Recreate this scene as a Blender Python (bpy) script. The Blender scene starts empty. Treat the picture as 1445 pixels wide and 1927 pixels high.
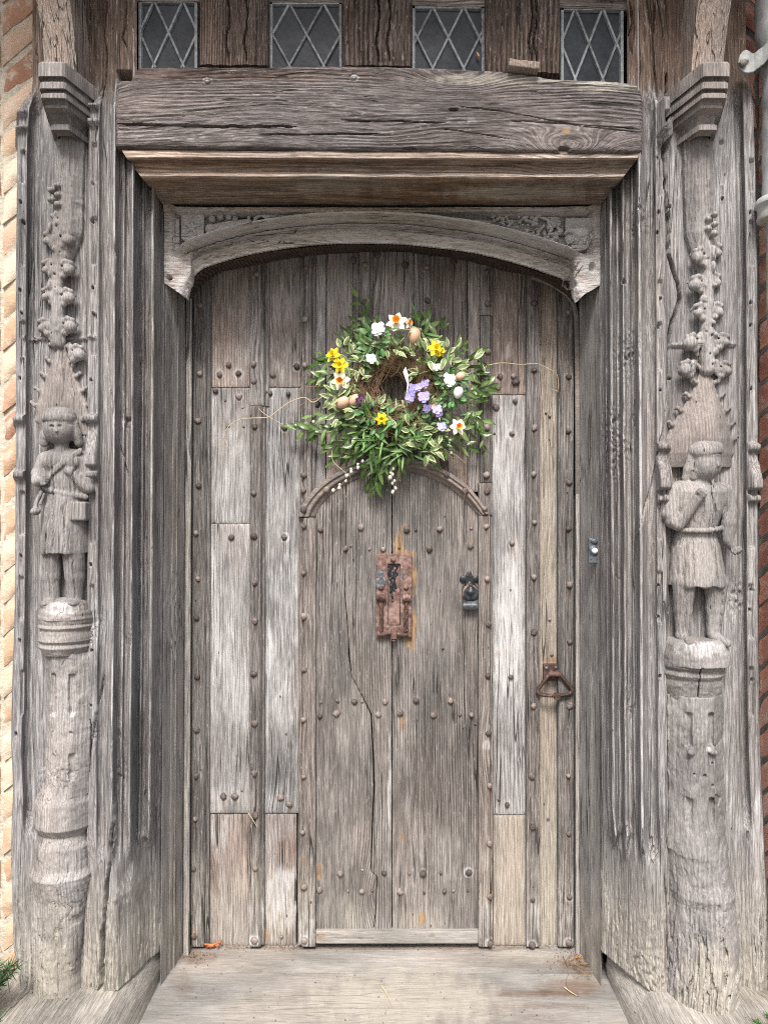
import bpy, math, random
import numpy as np
from mathutils import Vector, Matrix
R = math.radians
random.seed(7); rng = np.random.default_rng(7)
SC = bpy.context.scene; COL = SC.collection

# ---------------------------------------------------------------- camera, sky, sun, exposure
CAMY, CAMZ, F, CX, CYP = -2.9, 1.634, 1450.0, 722.5, 963.5
cam_d = bpy.data.cameras.new('camera'); cam = bpy.data.objects.new('camera', cam_d); COL.objects.link(cam)
cam.location = (0, CAMY, CAMZ); cam.rotation_euler = (R(90), 0, 0)
cam_d.sensor_fit = 'VERTICAL'; cam_d.sensor_height = 36; cam_d.lens = 36*F/1927.0
cam_d.clip_start = 0.05; cam_d.clip_end = 500
SC.camera = cam
SC.cycles.filter_width = 1.1; SC.cycles.use_denoising = False
world = bpy.data.worlds.new('World'); SC.world = world; world.use_nodes = True
wn = world.node_tree.nodes; wn.clear()
sky = wn.new('ShaderNodeTexSky'); sky.sky_type = 'NISHITA'; sky.sun_disc = False
SUN_EL, SUN_AZ = 50, 5           # azimuth: degrees to the left of straight behind the camera
sky.sun_elevation = R(SUN_EL); sky.sun_rotation = R(180+SUN_AZ)
sky.dust_density = 4.0; sky.ozone_density = 1.0; sky.air_density = 1.0
bg = wn.new('ShaderNodeBackground'); bg.inputs['Strength'].default_value = 0.10
wo = wn.new('ShaderNodeOutputWorld')
world.node_tree.links.new(sky.outputs[0], bg.inputs[0]); world.node_tree.links.new(bg.outputs[0], wo.inputs[0])
sun_d = bpy.data.lights.new('sun', 'SUN'); sun_d.energy = 2.7; sun_d.angle = R(18); sun_d.color = (1.0, .972, .94)
sun = bpy.data.objects.new('sun', sun_d); COL.objects.link(sun)
_d = Vector((math.sin(R(SUN_AZ))*math.cos(R(SUN_EL)), math.cos(R(SUN_AZ))*math.cos(R(SUN_EL)), -math.sin(R(SUN_EL))))
sun.rotation_euler = _d.to_track_quat('-Z', 'Y').to_euler(); sun.location = (-1, -4, 6)
vs = SC.view_settings; vs.view_transform = 'Standard'; vs.look = 'None'; vs.gamma = 1; vs.use_curve_mapping = False
vs.exposure = 1.0

# ---------------------------------------------------------------- helpers: points
def W(px, py, y):
    d = y-CAMY
    return ((px-CX)/F*d, y, CAMZ-(py-CYP)/F*d)
def invW(x, y, z):
    d = y-CAMY
    return CX+x/d*F, CYP-(z-CAMZ)/d*F

def _hash(ix, iy, s):
    n = (ix.astype(np.int64)*374761393 + iy.astype(np.int64)*668265263 + s*1442695041) & 0x7fffffff
    n = ((n ^ (n >> 13))*1274126177) & 0x7fffffff
    return ((n ^ (n >> 16)) & 0xffff)/65535.0
def vn(x, y, s=0):
    x = np.asarray(x, float); y = np.asarray(y, float); x, y = np.broadcast_arrays(x, y)
    ix = np.floor(x); iy = np.floor(y); fx = x-ix; fy = y-iy
    fx = fx*fx*(3-2*fx); fy = fy*fy*(3-2*fy)
    a = _hash(ix, iy, s); b = _hash(ix+1, iy, s); c = _hash(ix, iy+1, s); d = _hash(ix+1, iy+1, s)
    return (a*(1-fx)+b*fx)*(1-fy)+(c*(1-fx)+d*fx)*fy
def fbm(x, y, s=0, o=4):
    t = 0; a = .5; k = 0
    for i in range(o):
        t = t+a*vn(np.asarray(x)*2**i, np.asarray(y)*2**i, s+i*17); k += a; a *= .5
    return t/k*2-1
def sst(a, b, x):
    t = np.clip((x-a)/(b-a), 0, 1); return t*t*(3-2*t)

# ---------------------------------------------------------------- helpers: objects
def tag(o, label=None, cat=None, group=None, kind=None):
    if label: o['label'] = label
    if cat: o['category'] = cat
    if group: o['group'] = group
    if kind: o['kind'] = kind
    return o
def thing(name, loc, label, cat, group=None):
    o = bpy.data.objects.new(name, None); o.location = loc; o.empty_display_size = .1
    COL.objects.link(o); return tag(o, label, cat, group)
def attach(o, parent):
    if parent is not None:
        o.parent = parent; o.matrix_parent_inverse = parent.matrix_basis.inverted()
    return o
def link(o, parent=None):
    COL.objects.link(o); return attach(o, parent)
def mk(name, V, Fc, mat, parent=None, wear=None, sharp=40, smooth=True):
    me = bpy.data.meshes.new(name)
    V = np.asarray(V, np.float32).reshape(-1, 3)
    if isinstance(Fc, np.ndarray):
        n = Fc.shape[1]
        me.vertices.add(len(V)); me.vertices.foreach_set('co', V.ravel())
        me.loops.add(Fc.size); me.loops.foreach_set('vertex_index', Fc.ravel().astype(np.int32))
        me.polygons.add(len(Fc)); me.polygons.foreach_set('loop_start', np.arange(0, Fc.size, n, dtype=np.int32))
        me.update(calc_edges=True)
    else:
        me.from_pydata([tuple(map(float, v)) for v in V], [], Fc); me.update()
    me.validate()
    if smooth:
        me.polygons.foreach_set('use_smooth', np.ones(len(me.polygons), bool))
        if sharp: me.set_sharp_from_angle(angle=R(sharp))
    if wear is not None:
        a = me.attributes.new('wear', 'FLOAT_COLOR', 'POINT')
        a.data.foreach_set('color', np.asarray(wear, np.float32).ravel())
    if mat: me.materials.append(mat)
    return link(bpy.data.objects.new(name, me), parent)
def join(parts):
    V = []; Fc = []; n = 0
    for v, f in parts:
        V.extend([tuple(q) for q in v]); Fc.extend([tuple(i+n for i in q) for q in f]); n += len(v)
    return V, Fc
def box(x0, x1, y0, y1, z0, z1):
    v = [(x0,y0,z0),(x1,y0,z0),(x1,y1,z0),(x0,y1,z0),(x0,y0,z1),(x1,y0,z1),(x1,y1,z1),(x0,y1,z1)]
    return v, [(0,3,2,1),(4,5,6,7),(0,1,5,4),(1,2,6,5),(2,3,7,6),(3,0,4,7)]
def bbox_obj(o, w=.004, seg=2):
    m = o.modifiers.new('bevel', 'BEVEL'); m.width = w; m.segments = seg; m.limit_method = 'ANGLE'; return o
def wearof(X, Y, Z, blobs, base=(0,0,0,0)):
    """wear channels r: limewash, g: tan bleaching, b: brown, a: rust; blobs in photo coordinates on the piece's own face"""
    PX, PY = invW(X, Y, Z)
    out = np.zeros(X.shape+(4,)); out[:] = base
    for (bx, by, rx, ry, amt, ch) in blobs or ():
        q = ((PX-bx)/rx)**2+((PY-by)/ry)**2
        w = fbm(PX/12, PY/30, int(bx+by) % 97, 3)*.7
        out[..., ch] += amt*np.clip(1.25-q+w, 0, 1)
    return np.clip(out, -1, 1.5)
def sheet(name, X, Y, Z, mat, parent=None, thick=.03, blobs=None, base=(0,0,0,0), wear=None, sharp=45):
    """a grid surface facing -y with sides going back by thick"""
    Rn, C = X.shape
    V = np.stack([X, Y, Z], -1).reshape(-1, 3)
    I = np.arange(Rn*C).reshape(Rn, C)
    q = np.stack([I[:-1,:-1], I[1:,:-1], I[1:,1:], I[:-1,1:]], -1).reshape(-1, 4)
    w = wear if wear is not None else wearof(X, Y, Z, blobs, base)
    w = w.reshape(-1, 4)
    if thick:
        ring = np.concatenate([I[:-1,0], I[-1,:-1], I[:0:-1,-1], I[0,:0:-1]])
        b = V[ring].copy(); b[:,1] = b[:,1]+thick
        n0 = len(V); J = np.arange(len(ring))+n0
        V = np.concatenate([V, b]); w = np.concatenate([w, w[ring]])
        r2 = np.roll(ring, -1); J2 = np.roll(J, -1)
        q = np.concatenate([q, np.stack([ring, J, J2, r2], -1)])
    return mk(name, V, q, mat, parent, wear=w, sharp=sharp)
def tube(pts, rad, n=8, cap=True):
    pts = [Vector(p) for p in pts]; V = []; Fc = []
    up = Vector((.3, 1, .2)).normalized()
    for i, p in enumerate(pts):
        t = (pts[min(i+1, len(pts)-1)]-pts[max(i-1, 0)]).normalized()
        a = t.cross(up)
        if a.length < 1e-3: a = t.cross(Vector((1, 0, 0)))
        a.normalize(); b = t.cross(a).normalized(); up = -b if False else up
        r = rad[i] if hasattr(rad, '__len__') else rad
        for k in range(n):
            an = 2*math.pi*k/n; V.append(tuple(p+a*math.cos(an)*r+b*math.sin(an)*r))
    for i in range(len(pts)-1):
        for k in range(n):
            k2 = (k+1) % n; Fc.append((i*n+k, (i+1)*n+k, (i+1)*n+k2, i*n+k2))
    if cap: Fc.append(tuple(range(n))); Fc.append(tuple((len(pts)-1)*n+k for k in reversed(range(n))))
    return V, Fc
def smooth_path(pts, n=6):
    pts = [Vector(p) for p in pts]; out = []
    P = [pts[0]]+pts+[pts[-1]]
    for i in range(1, len(P)-2):
        for k in range(n):
            t = k/n; a, b, c, d = P[i-1], P[i], P[i+1], P[i+2]
            out.append(.5*((2*b)+(-a+c)*t+(2*a-5*b+4*c-d)*t*t+(-a+3*b-3*c+d)*t**3))
    out.append(pts[-1]); return out
def lathe(prof, n=16, c=(0,0,0)):
    V = []; Fc = []
    for (r, z) in prof:
        for k in range(n):
            a = 2*math.pi*k/n; V.append((c[0]+r*math.cos(a), c[1]+r*math.sin(a), c[2]+z))
    for i in range(len(prof)-1):
        for k in range(n):
            k2 = (k+1) % n; Fc.append((i*n+k, i*n+k2, (i+1)*n+k2, (i+1)*n+k))
    Fc.append(tuple(reversed(range(n)))); Fc.append(tuple((len(prof)-1)*n+k for k in range(n)))
    return V, Fc

# ---------------------------------------------------------------- carving: signed distance fields and surface nets
class Carve:
    """carved forms as a distance field; x = photo px, y = px towards the viewer from plane y0, z = photo row"""
    def __init__(s, x0, x1, y0, y1, z0, z1, h=1.4):
        s.h = h; s.o = (x0, y0, z0)
        s.ax = [np.arange(a, b+h, h, dtype=np.float32) for a, b in ((x0,x1),(y0,y1),(z0,z1))]
        s.f = np.full(tuple(len(a) for a in s.ax), 30., np.float32)
    def _sl(s, lo, hi, m):
        sl = []; g = []
        for i in range(3):
            a = s.ax[i]; i0 = int(np.searchsorted(a, lo[i]-m)); i1 = int(np.searchsorted(a, hi[i]+m))
            sl.append(slice(i0, max(i1, i0)))
            g.append(a[i0:max(i1, i0)].reshape([-1 if j == i else 1 for j in range(3)]))
        return tuple(sl), g
    def _put(s, sl, d, k, sub):
        f = s.f[sl]
        if sub:
            d = -d; h = np.clip(.5-.5*(d-f)/k, 0, 1) if k else None
            s.f[sl] = np.maximum(f, d) if not k else (f*h+d*(1-h)+k*h*(1-h))
        else:
            h = np.clip(.5+.5*(d-f)/k, 0, 1) if k else None
            s.f[sl] = np.minimum(f, d) if not k else (d*(1-h)+f*h-k*h*(1-h))
    def ell(s, c, r, k=3, sub=False):
        sl, (x, y, z) = s._sl([c[i]-r[i] for i in range(3)], [c[i]+r[i] for i in range(3)], k+5)
        k0 = np.sqrt(((x-c[0])/r[0])**2+((y-c[1])/r[1])**2+((z-c[2])/r[2])**2)+1e-6
        k1 = np.sqrt(((x-c[0])/r[0]**2)**2+((y-c[1])/r[1]**2)**2+((z-c[2])/r[2]**2)**2)+1e-6
        s._put(sl, k0*(k0-1)/k1, k, sub); return s
    def cap(s, a, b, ra, rb=None, k=3, sub=False, fy=1.):
        rb = ra if rb is None else rb; m = max(ra, rb)
        sl, (x, y, z) = s._sl([min(a[i], b[i])-m for i in range(3)], [max(a[i], b[i])+m for i in range(3)], k+5)
        d = [b[i]-a[i] for i in range(3)]; L = sum(q*q for q in d)+1e-6
        t = np.clip(((x-a[0])*d[0]+(y-a[1])*d[1]+(z-a[2])*d[2])/L, 0, 1)
        q = np.sqrt((x-a[0]-t*d[0])**2+((y-a[1]-t*d[1])/fy)**2+(z-a[2]-t*d[2])**2)-(ra+(rb-ra)*t)
        s._put(sl, q, k, sub); return s
    def path(s, pts, ra, rb=None, k=3, sub=False):
        rb = ra if rb is None else rb; n = len(pts)-1
        for i in range(n): s.cap(pts[i], pts[i+1], ra+(rb-ra)*i/n, ra+(rb-ra)*(i+1)/n, k, sub)
        return s
    def box(s, c, hf, r=2, k=3, sub=False, rot=0):
        m = max(hf[0], hf[2]) if rot else 0
        e = [max(hf[0], m), hf[1], max(hf[2], m)]
        sl, (x, y, z) = s._sl([c[i]-e[i] for i in range(3)], [c[i]+e[i] for i in range(3)], k+5)
        xx, zz = x-c[0], z-c[2]
        if rot: xx, zz = xx*math.cos(rot)+zz*math.sin(rot), -xx*math.sin(rot)+zz*math.cos(rot)
        q = [np.abs(xx)-hf[0]+r, np.abs(y-c[1])-hf[1]+r, np.abs(zz)-hf[2]+r]
        d = np.sqrt(np.maximum(q[0], 0)**2+np.maximum(q[1], 0)**2+np.maximum(q[2], 0)**2)+np.minimum(np.maximum(np.maximum(q[0], q[1]), q[2]), 0)-r
        s._put(sl, d, k, sub); return s
    def sect(s, z0, z1, fn, k=3, sub=False):
        """elliptic sections: fn(z) -> cx, cy, rx, ry arrays"""
        z = s.ax[2].reshape(1, 1, -1); x = s.ax[0].reshape(-1, 1, 1); y = s.ax[1].reshape(1, -1, 1)
        cx, cy, rx, ry = [np.asarray(q, np.float32)+0*z for q in fn(z)]
        rr = np.sqrt(((x-cx)/rx)**2+((y-cy)/ry)**2)
        d = (rr-1)*np.minimum(rx, ry)
        d = np.maximum(d, np.maximum(z0-z, z-z1))
        s._put((slice(None),)*3, d, k, sub); return s
    def rough(s, a=.8, fx=9, fz=26, seed=3):
        x = s.ax[0].reshape(-1, 1, 1); y = s.ax[1].reshape(1, -1, 1); z = s.ax[2].reshape(1, 1, -1)
        s.f += (a*fbm((x+.45*y)/fx, z/fz, seed, 4)).astype(np.float32); return s
    def build(s, name, mat, parent=None, y0=-.45, ppm=604., blobs=None, base=(0,0,0,0), sharp=None):
        f = s.f; sg = f < 0
        n = [k-1 for k in f.shape]
        cs = []; off = [(i, j, k) for i in (0,1) for j in (0,1) for k in (0,1)]
        S = [sg[i:n[0]+i, j:n[1]+j, k:n[2]+k] for i, j, k in off]
        al = S[0].copy(); an = S[0].copy()
        for q in S[1:]: al &= q; an |= q
        mask = an & ~al
        ci = np.argwhere(mask); idx = np.full(mask.shape, -1, np.int32); idx[mask] = np.arange(len(ci))
        val = np.stack([f[ci[:,0]+i, ci[:,1]+j, ci[:,2]+k] for i, j, k in off], 1)
        acc = np.zeros((len(ci), 3)); cnt = np.zeros(len(ci)); offa = np.array(off, float)
        for a in range(8):
            for b in range(a+1, 8):
                if sum(abs(off[a][t]-off[b][t]) for t in range(3)) != 1: continue
                m = (val[:,a] < 0) != (val[:,b] < 0)
                t = (val[:,a]/(val[:,a]-val[:,b]+1e-12))[m][:, None]
                acc[m] += offa[a]+(offa[b]-offa[a])*t; cnt[m] += 1
        P = (ci+acc/cnt[:, None])*s.h+np.array(s.o)
        Q = []
        for ax in range(3):
            sh = [slice(1, -1)]*3; sh[ax] = slice(0, -1)
            sh2 = list(sh); sh2[ax] = slice(1, None)
            A = sg[tuple(sh)]; B = sg[tuple(sh2)]
            e = np.argwhere(A != B); 
            if not len(e): continue
            u, v = [(1,2),(2,0),(0,1)][ax]
            e0 = e.copy()
            for t in range(3):
                if t != ax: e0[:, t] += 1
            def cell(du, dv):
                c = e0.copy(); c[:, u] -= du; c[:, v] -= dv; return idx[c[:,0], c[:,1], c[:,2]]
            q = np.stack([cell(1,1), cell(0,1), cell(0,0), cell(1,0)], 1)
            fl = ~A[e[:,0], e[:,1], e[:,2]]
            q[fl] = q[fl][:, ::-1]; Q.append(q)
        Q = np.concatenate(Q)
        x = (P[:,0]-CX)/ppm; z = CAMZ-(P[:,2]-CYP)/ppm; y = y0-P[:,1]/ppm
        w = wearof(x, y, z, blobs, base)
        return mk(name, np.stack([x, y, z], 1), Q, mat, parent, wear=w, sharp=sharp)

# ---------------------------------------------------------------- materials
class NB:
    def __init__(s, name):
        s.m = bpy.data.materials.new(name); s.m.use_nodes = True; s.t = s.m.node_tree; s.t.nodes.clear()
        s.out = s.t.nodes.new('ShaderNodeOutputMaterial'); s.p = s.t.nodes.new('ShaderNodeBsdfPrincipled')
        s.t.links.new(s.p.outputs[0], s.out.inputs[0])
    def new(s, ty, **kw):
        n = s.t.nodes.new(ty)
        for k, v in kw.items(): setattr(n, k, v)
        return n
    def put(s, sock, v):
        if hasattr(v, 'is_output'): s.t.links.new(v, sock)
        elif hasattr(v, '__len__'): sock.default_value = tuple(v) if len(v) == len(sock.default_value) else tuple(v)+(1,)
        else: sock.default_value = v
    def M(s, op, a, b=None, c=None, clamp=False):
        n = s.new('ShaderNodeMath', operation=op, use_clamp=clamp)
        for i, v in enumerate((a, b, c)):
            if v is not None: s.put(n.inputs[i], v)
        return n.outputs[0]
    def V(s, x, y, z):
        n = s.new('ShaderNodeCombineXYZ'); [s.put(n.inputs[i], v) for i, v in enumerate((x, y, z))]; return n.outputs[0]
    def sep(s, v):
        n = s.new('ShaderNodeSeparateXYZ'); s.put(n.inputs[0], v); return n.outputs
    def noise(s, v, scale, detail=4, rough=.5, dist=0):
        n = s.new('ShaderNodeTexNoise'); s.put(n.inputs['Vector'], v); n.inputs['Scale'].default_value = scale
        n.inputs['Detail'].default_value = detail; n.inputs['Roughness'].default_value = rough; n.inputs['Distortion'].default_value = dist
        return n.outputs[0]
    def mix(s, f, a, b, mode='MIX'):
        n = s.new('ShaderNodeMix', data_type='RGBA', blend_type=mode, clamp_factor=True)
        s.put(n.inputs[0], f); s.put(n.inputs[6], a); s.put(n.inputs[7], b); return n.outputs[2]
    def ramp(s, f, pts):
        n = s.new('ShaderNodeValToRGB'); s.put(n.inputs[0], f); e = n.color_ramp.elements
        while len(e) < len(pts): e.new(.5)
        for q, (p, c) in zip(e, pts): q.position = p; q.color = tuple(c)+(1,) if len(c) == 3 else c
        return n.outputs[0]
    def ss(s, x, a, b):
        n = s.new('ShaderNodeMapRange', interpolation_type='SMOOTHSTEP'); s.put(n.inputs[0], x)
        n.inputs[1].default_value = a; n.inputs[2].default_value = b; return n.outputs[0]
    def bump(s, h, dist, strength=1):
        n = s.new('ShaderNodeBump'); s.put(n.inputs['Height'], h); n.inputs['Distance'].default_value = dist
        n.inputs['Strength'].default_value = strength; s.t.links.new(n.outputs[0], s.p.inputs['Normal'])
    def coords(s, spread=13.):
        tc = s.new('ShaderNodeTexCoord').outputs['Object']; r = s.new('ShaderNodeObjectInfo').outputs['Random']
        x, y, z = s.sep(tc)
        return (s.M('MULTIPLY_ADD', r, spread, x), s.M('MULTIPLY_ADD', r, spread*.37, y), s.M('MULTIPLY_ADD', r, spread*.71, z), r)

def wood(name, dark, mid, light, axis='Z', white=.3, patch=.5, ring=.14, bump=.003, figure=.035, rough=.88, contrast=1., brownmix=.25, crack=1., warp=.05, gs=230., zs=.035, fleck=.8):
    b = NB(name); x, y, z, r = b.coords()
    if axis == 'Z': x = b.M('MULTIPLY', x, b.M('MULTIPLY_ADD', r, .7, .7))
    if axis == 'X': x, z = z, x
    if axis == 'Y': y, z = z, y
    M = b.M
    at = b.new('ShaderNodeAttribute', attribute_name='wear'); ac = b.new('ShaderNodeSeparateColor')
    b.t.links.new(at.outputs['Color'], ac.inputs[0]); wr, wg, wb = ac.outputs[0], ac.outputs[1], ac.outputs[2]; wa = at.outputs['Alpha']
    low = b.noise(b.V(x, y, M('MULTIPLY', z, .3)), 4., 2)
    vo = b.new('ShaderNodeTexVoronoi'); b.put(vo.inputs['Vector'], b.V(x, M('MULTIPLY', y, .3), M('MULTIPLY', z, .42))); vo.inputs['Scale'].default_value = 3.3
    kd = vo.outputs['Distance']; kg = M('POWER', 2.718, M('MULTIPLY', M('MULTIPLY', kd, kd), -34.))
    wig = b.noise(b.V(M('MULTIPLY', x, 1), y, M('MULTIPLY', z, .35)), 11., 3)
    u = M('ADD', M('MULTIPLY_ADD', low, warp, x), M('MULTIPLY_ADD', kg, figure, M('MULTIPLY', wig, warp*.15)))
    rg = M('MULTIPLY', M('SINE', M('MULTIPLY_ADD', u, 520., M('MULTIPLY', b.noise(b.V(x, y, M('MULTIPLY', z, .1)), 14., 2), 7.))), b.ss(b.noise(b.V(x, y, M('MULTIPLY', z, .5)), 7., 2), .42, .6))
    g = b.noise(b.V(u, y, M('MULTIPLY', z, zs)), gs, 5, .62)
    f = b.noise(b.V(u, y, M('MULTIPLY', z, zs*1.3)), 520., 2, .6)
    t = M('ADD', M('MULTIPLY', g, .66), M('MULTIPLY_ADD', f, .34, M('MULTIPLY', rg, ring*.5)))
    t = M('MULTIPLY_ADD', M('SUBTRACT', t, .5), 1.75*contrast, .52)
    col = b.ramp(t, [(.25, dark), (.5, mid), (.78, light)])
    m = b.noise(b.V(x, y, M('MULTIPLY', z, .38)), 6.5, 5, .6)
    pm = b.ss(m, .33, .66)
    col = b.mix(1, col, b.ramp(r, [(0, (.84,.84,.85)), (1, (1.12,1.11,1.10))]), 'MULTIPLY')
    col = b.mix(1, col, b.ramp(pm, [(0, [1-patch*.5]*3), (1, [1+patch*.45]*3)]), 'MULTIPLY')
    hue = b.ss(b.noise(b.V(x, y, M('MULTIPLY', z, .45)), 3.1, 4), .42, .66)
    col = b.mix(M('MULTIPLY', hue, brownmix), col, b.mix(1, col, (1.18, .99, .87), 'MULTIPLY'))
    # brown, less weathered wood
    col = b.mix(M('MULTIPLY', wb, 1.0, clamp=True), col, b.mix(1, col, (.66, .50, .40), 'MULTIPLY'))
    # darker patina
    col = b.mix(M('MULTIPLY', M('MULTIPLY', wr, -1., clamp=True), M('MULTIPLY_ADD', m, .8, .15), clamp=True), col, b.mix(1, col, (.42, .40, .39), 'MULTIPLY'))
    # tan bleaching
    tanc = b.ramp(t, [(.2, (.17, .15, .12)), (.5, (.35, .32, .27)), (.8, (.57, .54, .47))])
    col = b.mix(M('MULTIPLY', wg, b.ss(M('ADD', m, M('MULTIPLY', t, .6)), .35, .85), clamp=True), col, tanc)
    # limewash and lichen bloom
    wn_ = b.noise(b.V(x, y, M('MULTIPLY', z, .13)), 42., 6, .72)
    wm = b.noise(b.V(x, y, M('MULTIPLY', z, .45)), 5., 4, .6)
    s_ = M('ADD', M('MULTIPLY', wn_, .8), M('MULTIPLY_ADD', wm, .55, M('MULTIPLY', t, .42)))
    s_ = M('ADD', s_, M('MULTIPLY', wr, .55))
    st_ = b.ss(b.noise(b.V(u, y, M('MULTIPLY', z, .05)), 120., 4, .7), .36, .60)
    wf = M('MULTIPLY', M('MULTIPLY', M('SUBTRACT', s_, 1.24-.36*white), 3.0, clamp=True), M('MULTIPLY_ADD', st_, .72, .28))
    col = b.mix(M('MULTIPLY', wf, .82), col, (.56, .55, .545))
    fk = b.noise(b.V(u, y, M('MULTIPLY', z, .16)), 210., 3, .6)
    col = b.mix(M('MULTIPLY', b.ss(fk, .60, .72), M('MULTIPLY', wm, fleck, clamp=True)), col, (.50, .485, .47))
    # rust and fresh splintered wood
    rn = b.noise(b.V(x, y, M('MULTIPLY', z, .3)), 60., 3)
    col = b.mix(M('MULTIPLY', wa, b.ss(rn, .25, .6), clamp=True) , col, b.ramp(rn, [(.35, (.13, .07, .04)), (.65, (.36, .235, .125))]))
    # drying cracks
    cn = b.noise(b.V(u, y, M('MULTIPLY', z, .03)), 26., 2, .5)
    ck = M('MULTIPLY', b.ss(M('ABSOLUTE', M('SUBTRACT', cn, .5)), .014, .003), b.ss(wm, .47, .6))
    ck = M('MULTIPLY', ck, crack)
    col = b.mix(M('MULTIPLY', ck, .85), col, (.018, .015, .013))
    # pock marks
    pk = b.new('ShaderNodeTexVoronoi'); b.put(pk.inputs['Vector'], b.V(x, y, M('MULTIPLY', z, .4))); pk.inputs['Scale'].default_value = 46.
    pr = b.sep(pk.outputs['Color'])[0]
    pd = M('MULTIPLY', b.ss(pk.outputs['Distance'], .14, .06), M('GREATER_THAN', pr, .93))
    col = b.mix(M('MULTIPLY', pd, .8), col, (.03, .025, .02))
    b.put(b.p.inputs['Base Color'], col); b.put(b.p.inputs['Roughness'], rough)
    b.p.inputs['Specular IOR Level'].default_value = .25
    h = M('ADD', M('MULTIPLY', g, 1.1), M('MULTIPLY_ADD', f, .35, M('MULTIPLY', rg, .12*ring/.14)))
    h = M('SUBTRACT', M('MULTIPLY_ADD', wn_, .35, h), M('MULTIPLY_ADD', ck, 1.4, M('MULTIPLY', pd, 1.2)))
    b.bump(h, bump)
    return b.m

def plain(name, col, rough=.6, metal=0., var=.25, scale=30., bump=.0008, spec=.5, **kw):
    b = NB(name); x, y, z, r = b.coords(3.)
    n = b.noise(b.V(x, y, z), scale, 5, .6)
    c = b.ramp(b.M('MULTIPLY_ADD', b.M('SUBTRACT', r, .5), .25, n), [(.25, [k*(1-var) for k in col]), (.75, [min(1, k*(1+var)) for k in col])])
    b.put(b.p.inputs['Base Color'], c); b.p.inputs['Roughness'].default_value = rough; b.p.inputs['Metallic'].default_value = metal
    b.p.inputs['Specular IOR Level'].default_value = spec
    for k, v in kw.items(): b.p.inputs[k].default_value = v
    if bump: b.bump(n, bump)
    return b.m

def rusty(name, a, c, d, sc=60., bump=.0015, rough=.7):
    b = NB(name); x, y, z, r = b.coords(3.)
    n = b.noise(b.V(x, y, z), sc, 6, .7); n2 = b.noise(b.V(x, y, z), sc*.25, 4)
    t = b.M('ADD', b.M('MULTIPLY', n, .6), b.M('MULTIPLY_ADD', b.M('SUBTRACT', r, .5), .32, b.M('MULTIPLY', n2, .42)))
    b.put(b.p.inputs['Base Color'], b.ramp(t, [(.38, a), (.52, c), (.68, d)]))
    b.p.inputs['Roughness'].default_value = rough; b.p.inputs['Metallic'].default_value = .15; b.bump(n, bump)
    return b.m

# ---------------------------------------------------------------- the materials of the place
M_post = wood('weathered_post_oak', (.07,.067,.067), (.19,.182,.179), (.40,.39,.385), white=.24, patch=.5, ring=.05, figure=.03, bump=.0024, contrast=.95)
M_carve = wood('carved_oak', (.085,.079,.077), (.215,.202,.195), (.42,.405,.39), white=.22, patch=.6, ring=.14, figure=.04, bump=.0022, contrast=.5, zs=.09, gs=260., crack=.45, fleck=.6)
M_jamb = wood('jamb_oak', (.12,.113,.106), (.30,.287,.27), (.50,.48,.455), white=.26, patch=.3, ring=.1, figure=.025, bump=.003)
M_panel = wood('pale_panel_oak', (.11,.106,.104), (.26,.253,.248), (.48,.472,.465), white=.40, patch=.6, ring=.10, figure=.02, bump=.003)
M_panelb = wood('brown_grey_panel_oak', (.115,.10,.092), (.25,.222,.206), (.46,.42,.395), white=.42, patch=.5, ring=.08, figure=.03, bump=.0026, brownmix=.5)
M_batten = wood('dark_batten_oak', (.048,.044,.041), (.118,.108,.101), (.27,.253,.24), white=.08, patch=.5, ring=.1, figure=.02, bump=.003)
M_strip = wood('mid_batten_oak', (.07,.064,.06), (.165,.153,.144), (.35,.33,.31), white=.2, patch=.45, ring=.1, figure=.02, bump=.003)
M_tan = wood('tan_panel_oak', (.12,.105,.085), (.25,.222,.188), (.44,.40,.35), white=.22, patch=.25, ring=.05, figure=.02, bump=.0025)
M_wick = wood('wicket_oak', (.052,.048,.045), (.138,.126,.117), (.31,.29,.272), white=.24, patch=.62, ring=.17, figure=.05, bump=.0022, contrast=.85)
M_arch = wood('arch_rib_oak', (.08,.071,.064), (.185,.165,.15), (.33,.30,.28), axis='X', white=.12, ring=.0, bump=.0012, contrast=.55, crack=.2)
M_beam = wood('lintel_oak', (.042,.036,.034), (.125,.108,.102), (.29,.262,.252), axis='X', white=.30, patch=.5, ring=.20, figure=.10, bump=.0035, warp=.10)
M_mould = wood('moulded_head_oak', (.085,.07,.058), (.215,.172,.14), (.42,.36,.31), axis='X', white=.05, patch=.3, ring=.12, bump=.003, brownmix=.5, crack=.5)
M_span = wood('carved_head_oak', (.19,.175,.16), (.40,.375,.35), (.62,.59,.56), axis='X', white=.75, patch=.4, ring=.08, figure=.03, bump=.0035)
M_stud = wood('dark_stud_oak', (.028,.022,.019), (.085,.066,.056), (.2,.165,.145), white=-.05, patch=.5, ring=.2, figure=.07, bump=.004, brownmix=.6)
M_brack = wood('bracket_oak', (.11,.085,.07), (.235,.192,.167), (.42,.37,.335), white=.2, patch=.25, ring=.1, bump=.004, brownmix=.6)
M_step = wood('threshold_oak', (.13,.124,.115), (.235,.226,.21), (.39,.378,.358), axis='X', white=.1, patch=.5, ring=.04, figure=.02, bump=.0010, brownmix=.35, crack=.35, contrast=.45, fleck=.35, zs=.06)
M_sole = wood('sole_plate_oak', (.13,.12,.105), (.26,.245,.22), (.45,.43,.395), axis='Y', white=.12, patch=.75, ring=.03, bump=.0025, contrast=.9)
M_iron = rusty('rusted_iron', (.05,.028,.022), (.15,.085,.068), (.30,.205,.175))
M_nail = rusty('nail_iron', (.06,.048,.044), (.155,.122,.108), (.28,.235,.21), sc=180, bump=.0008)
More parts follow.
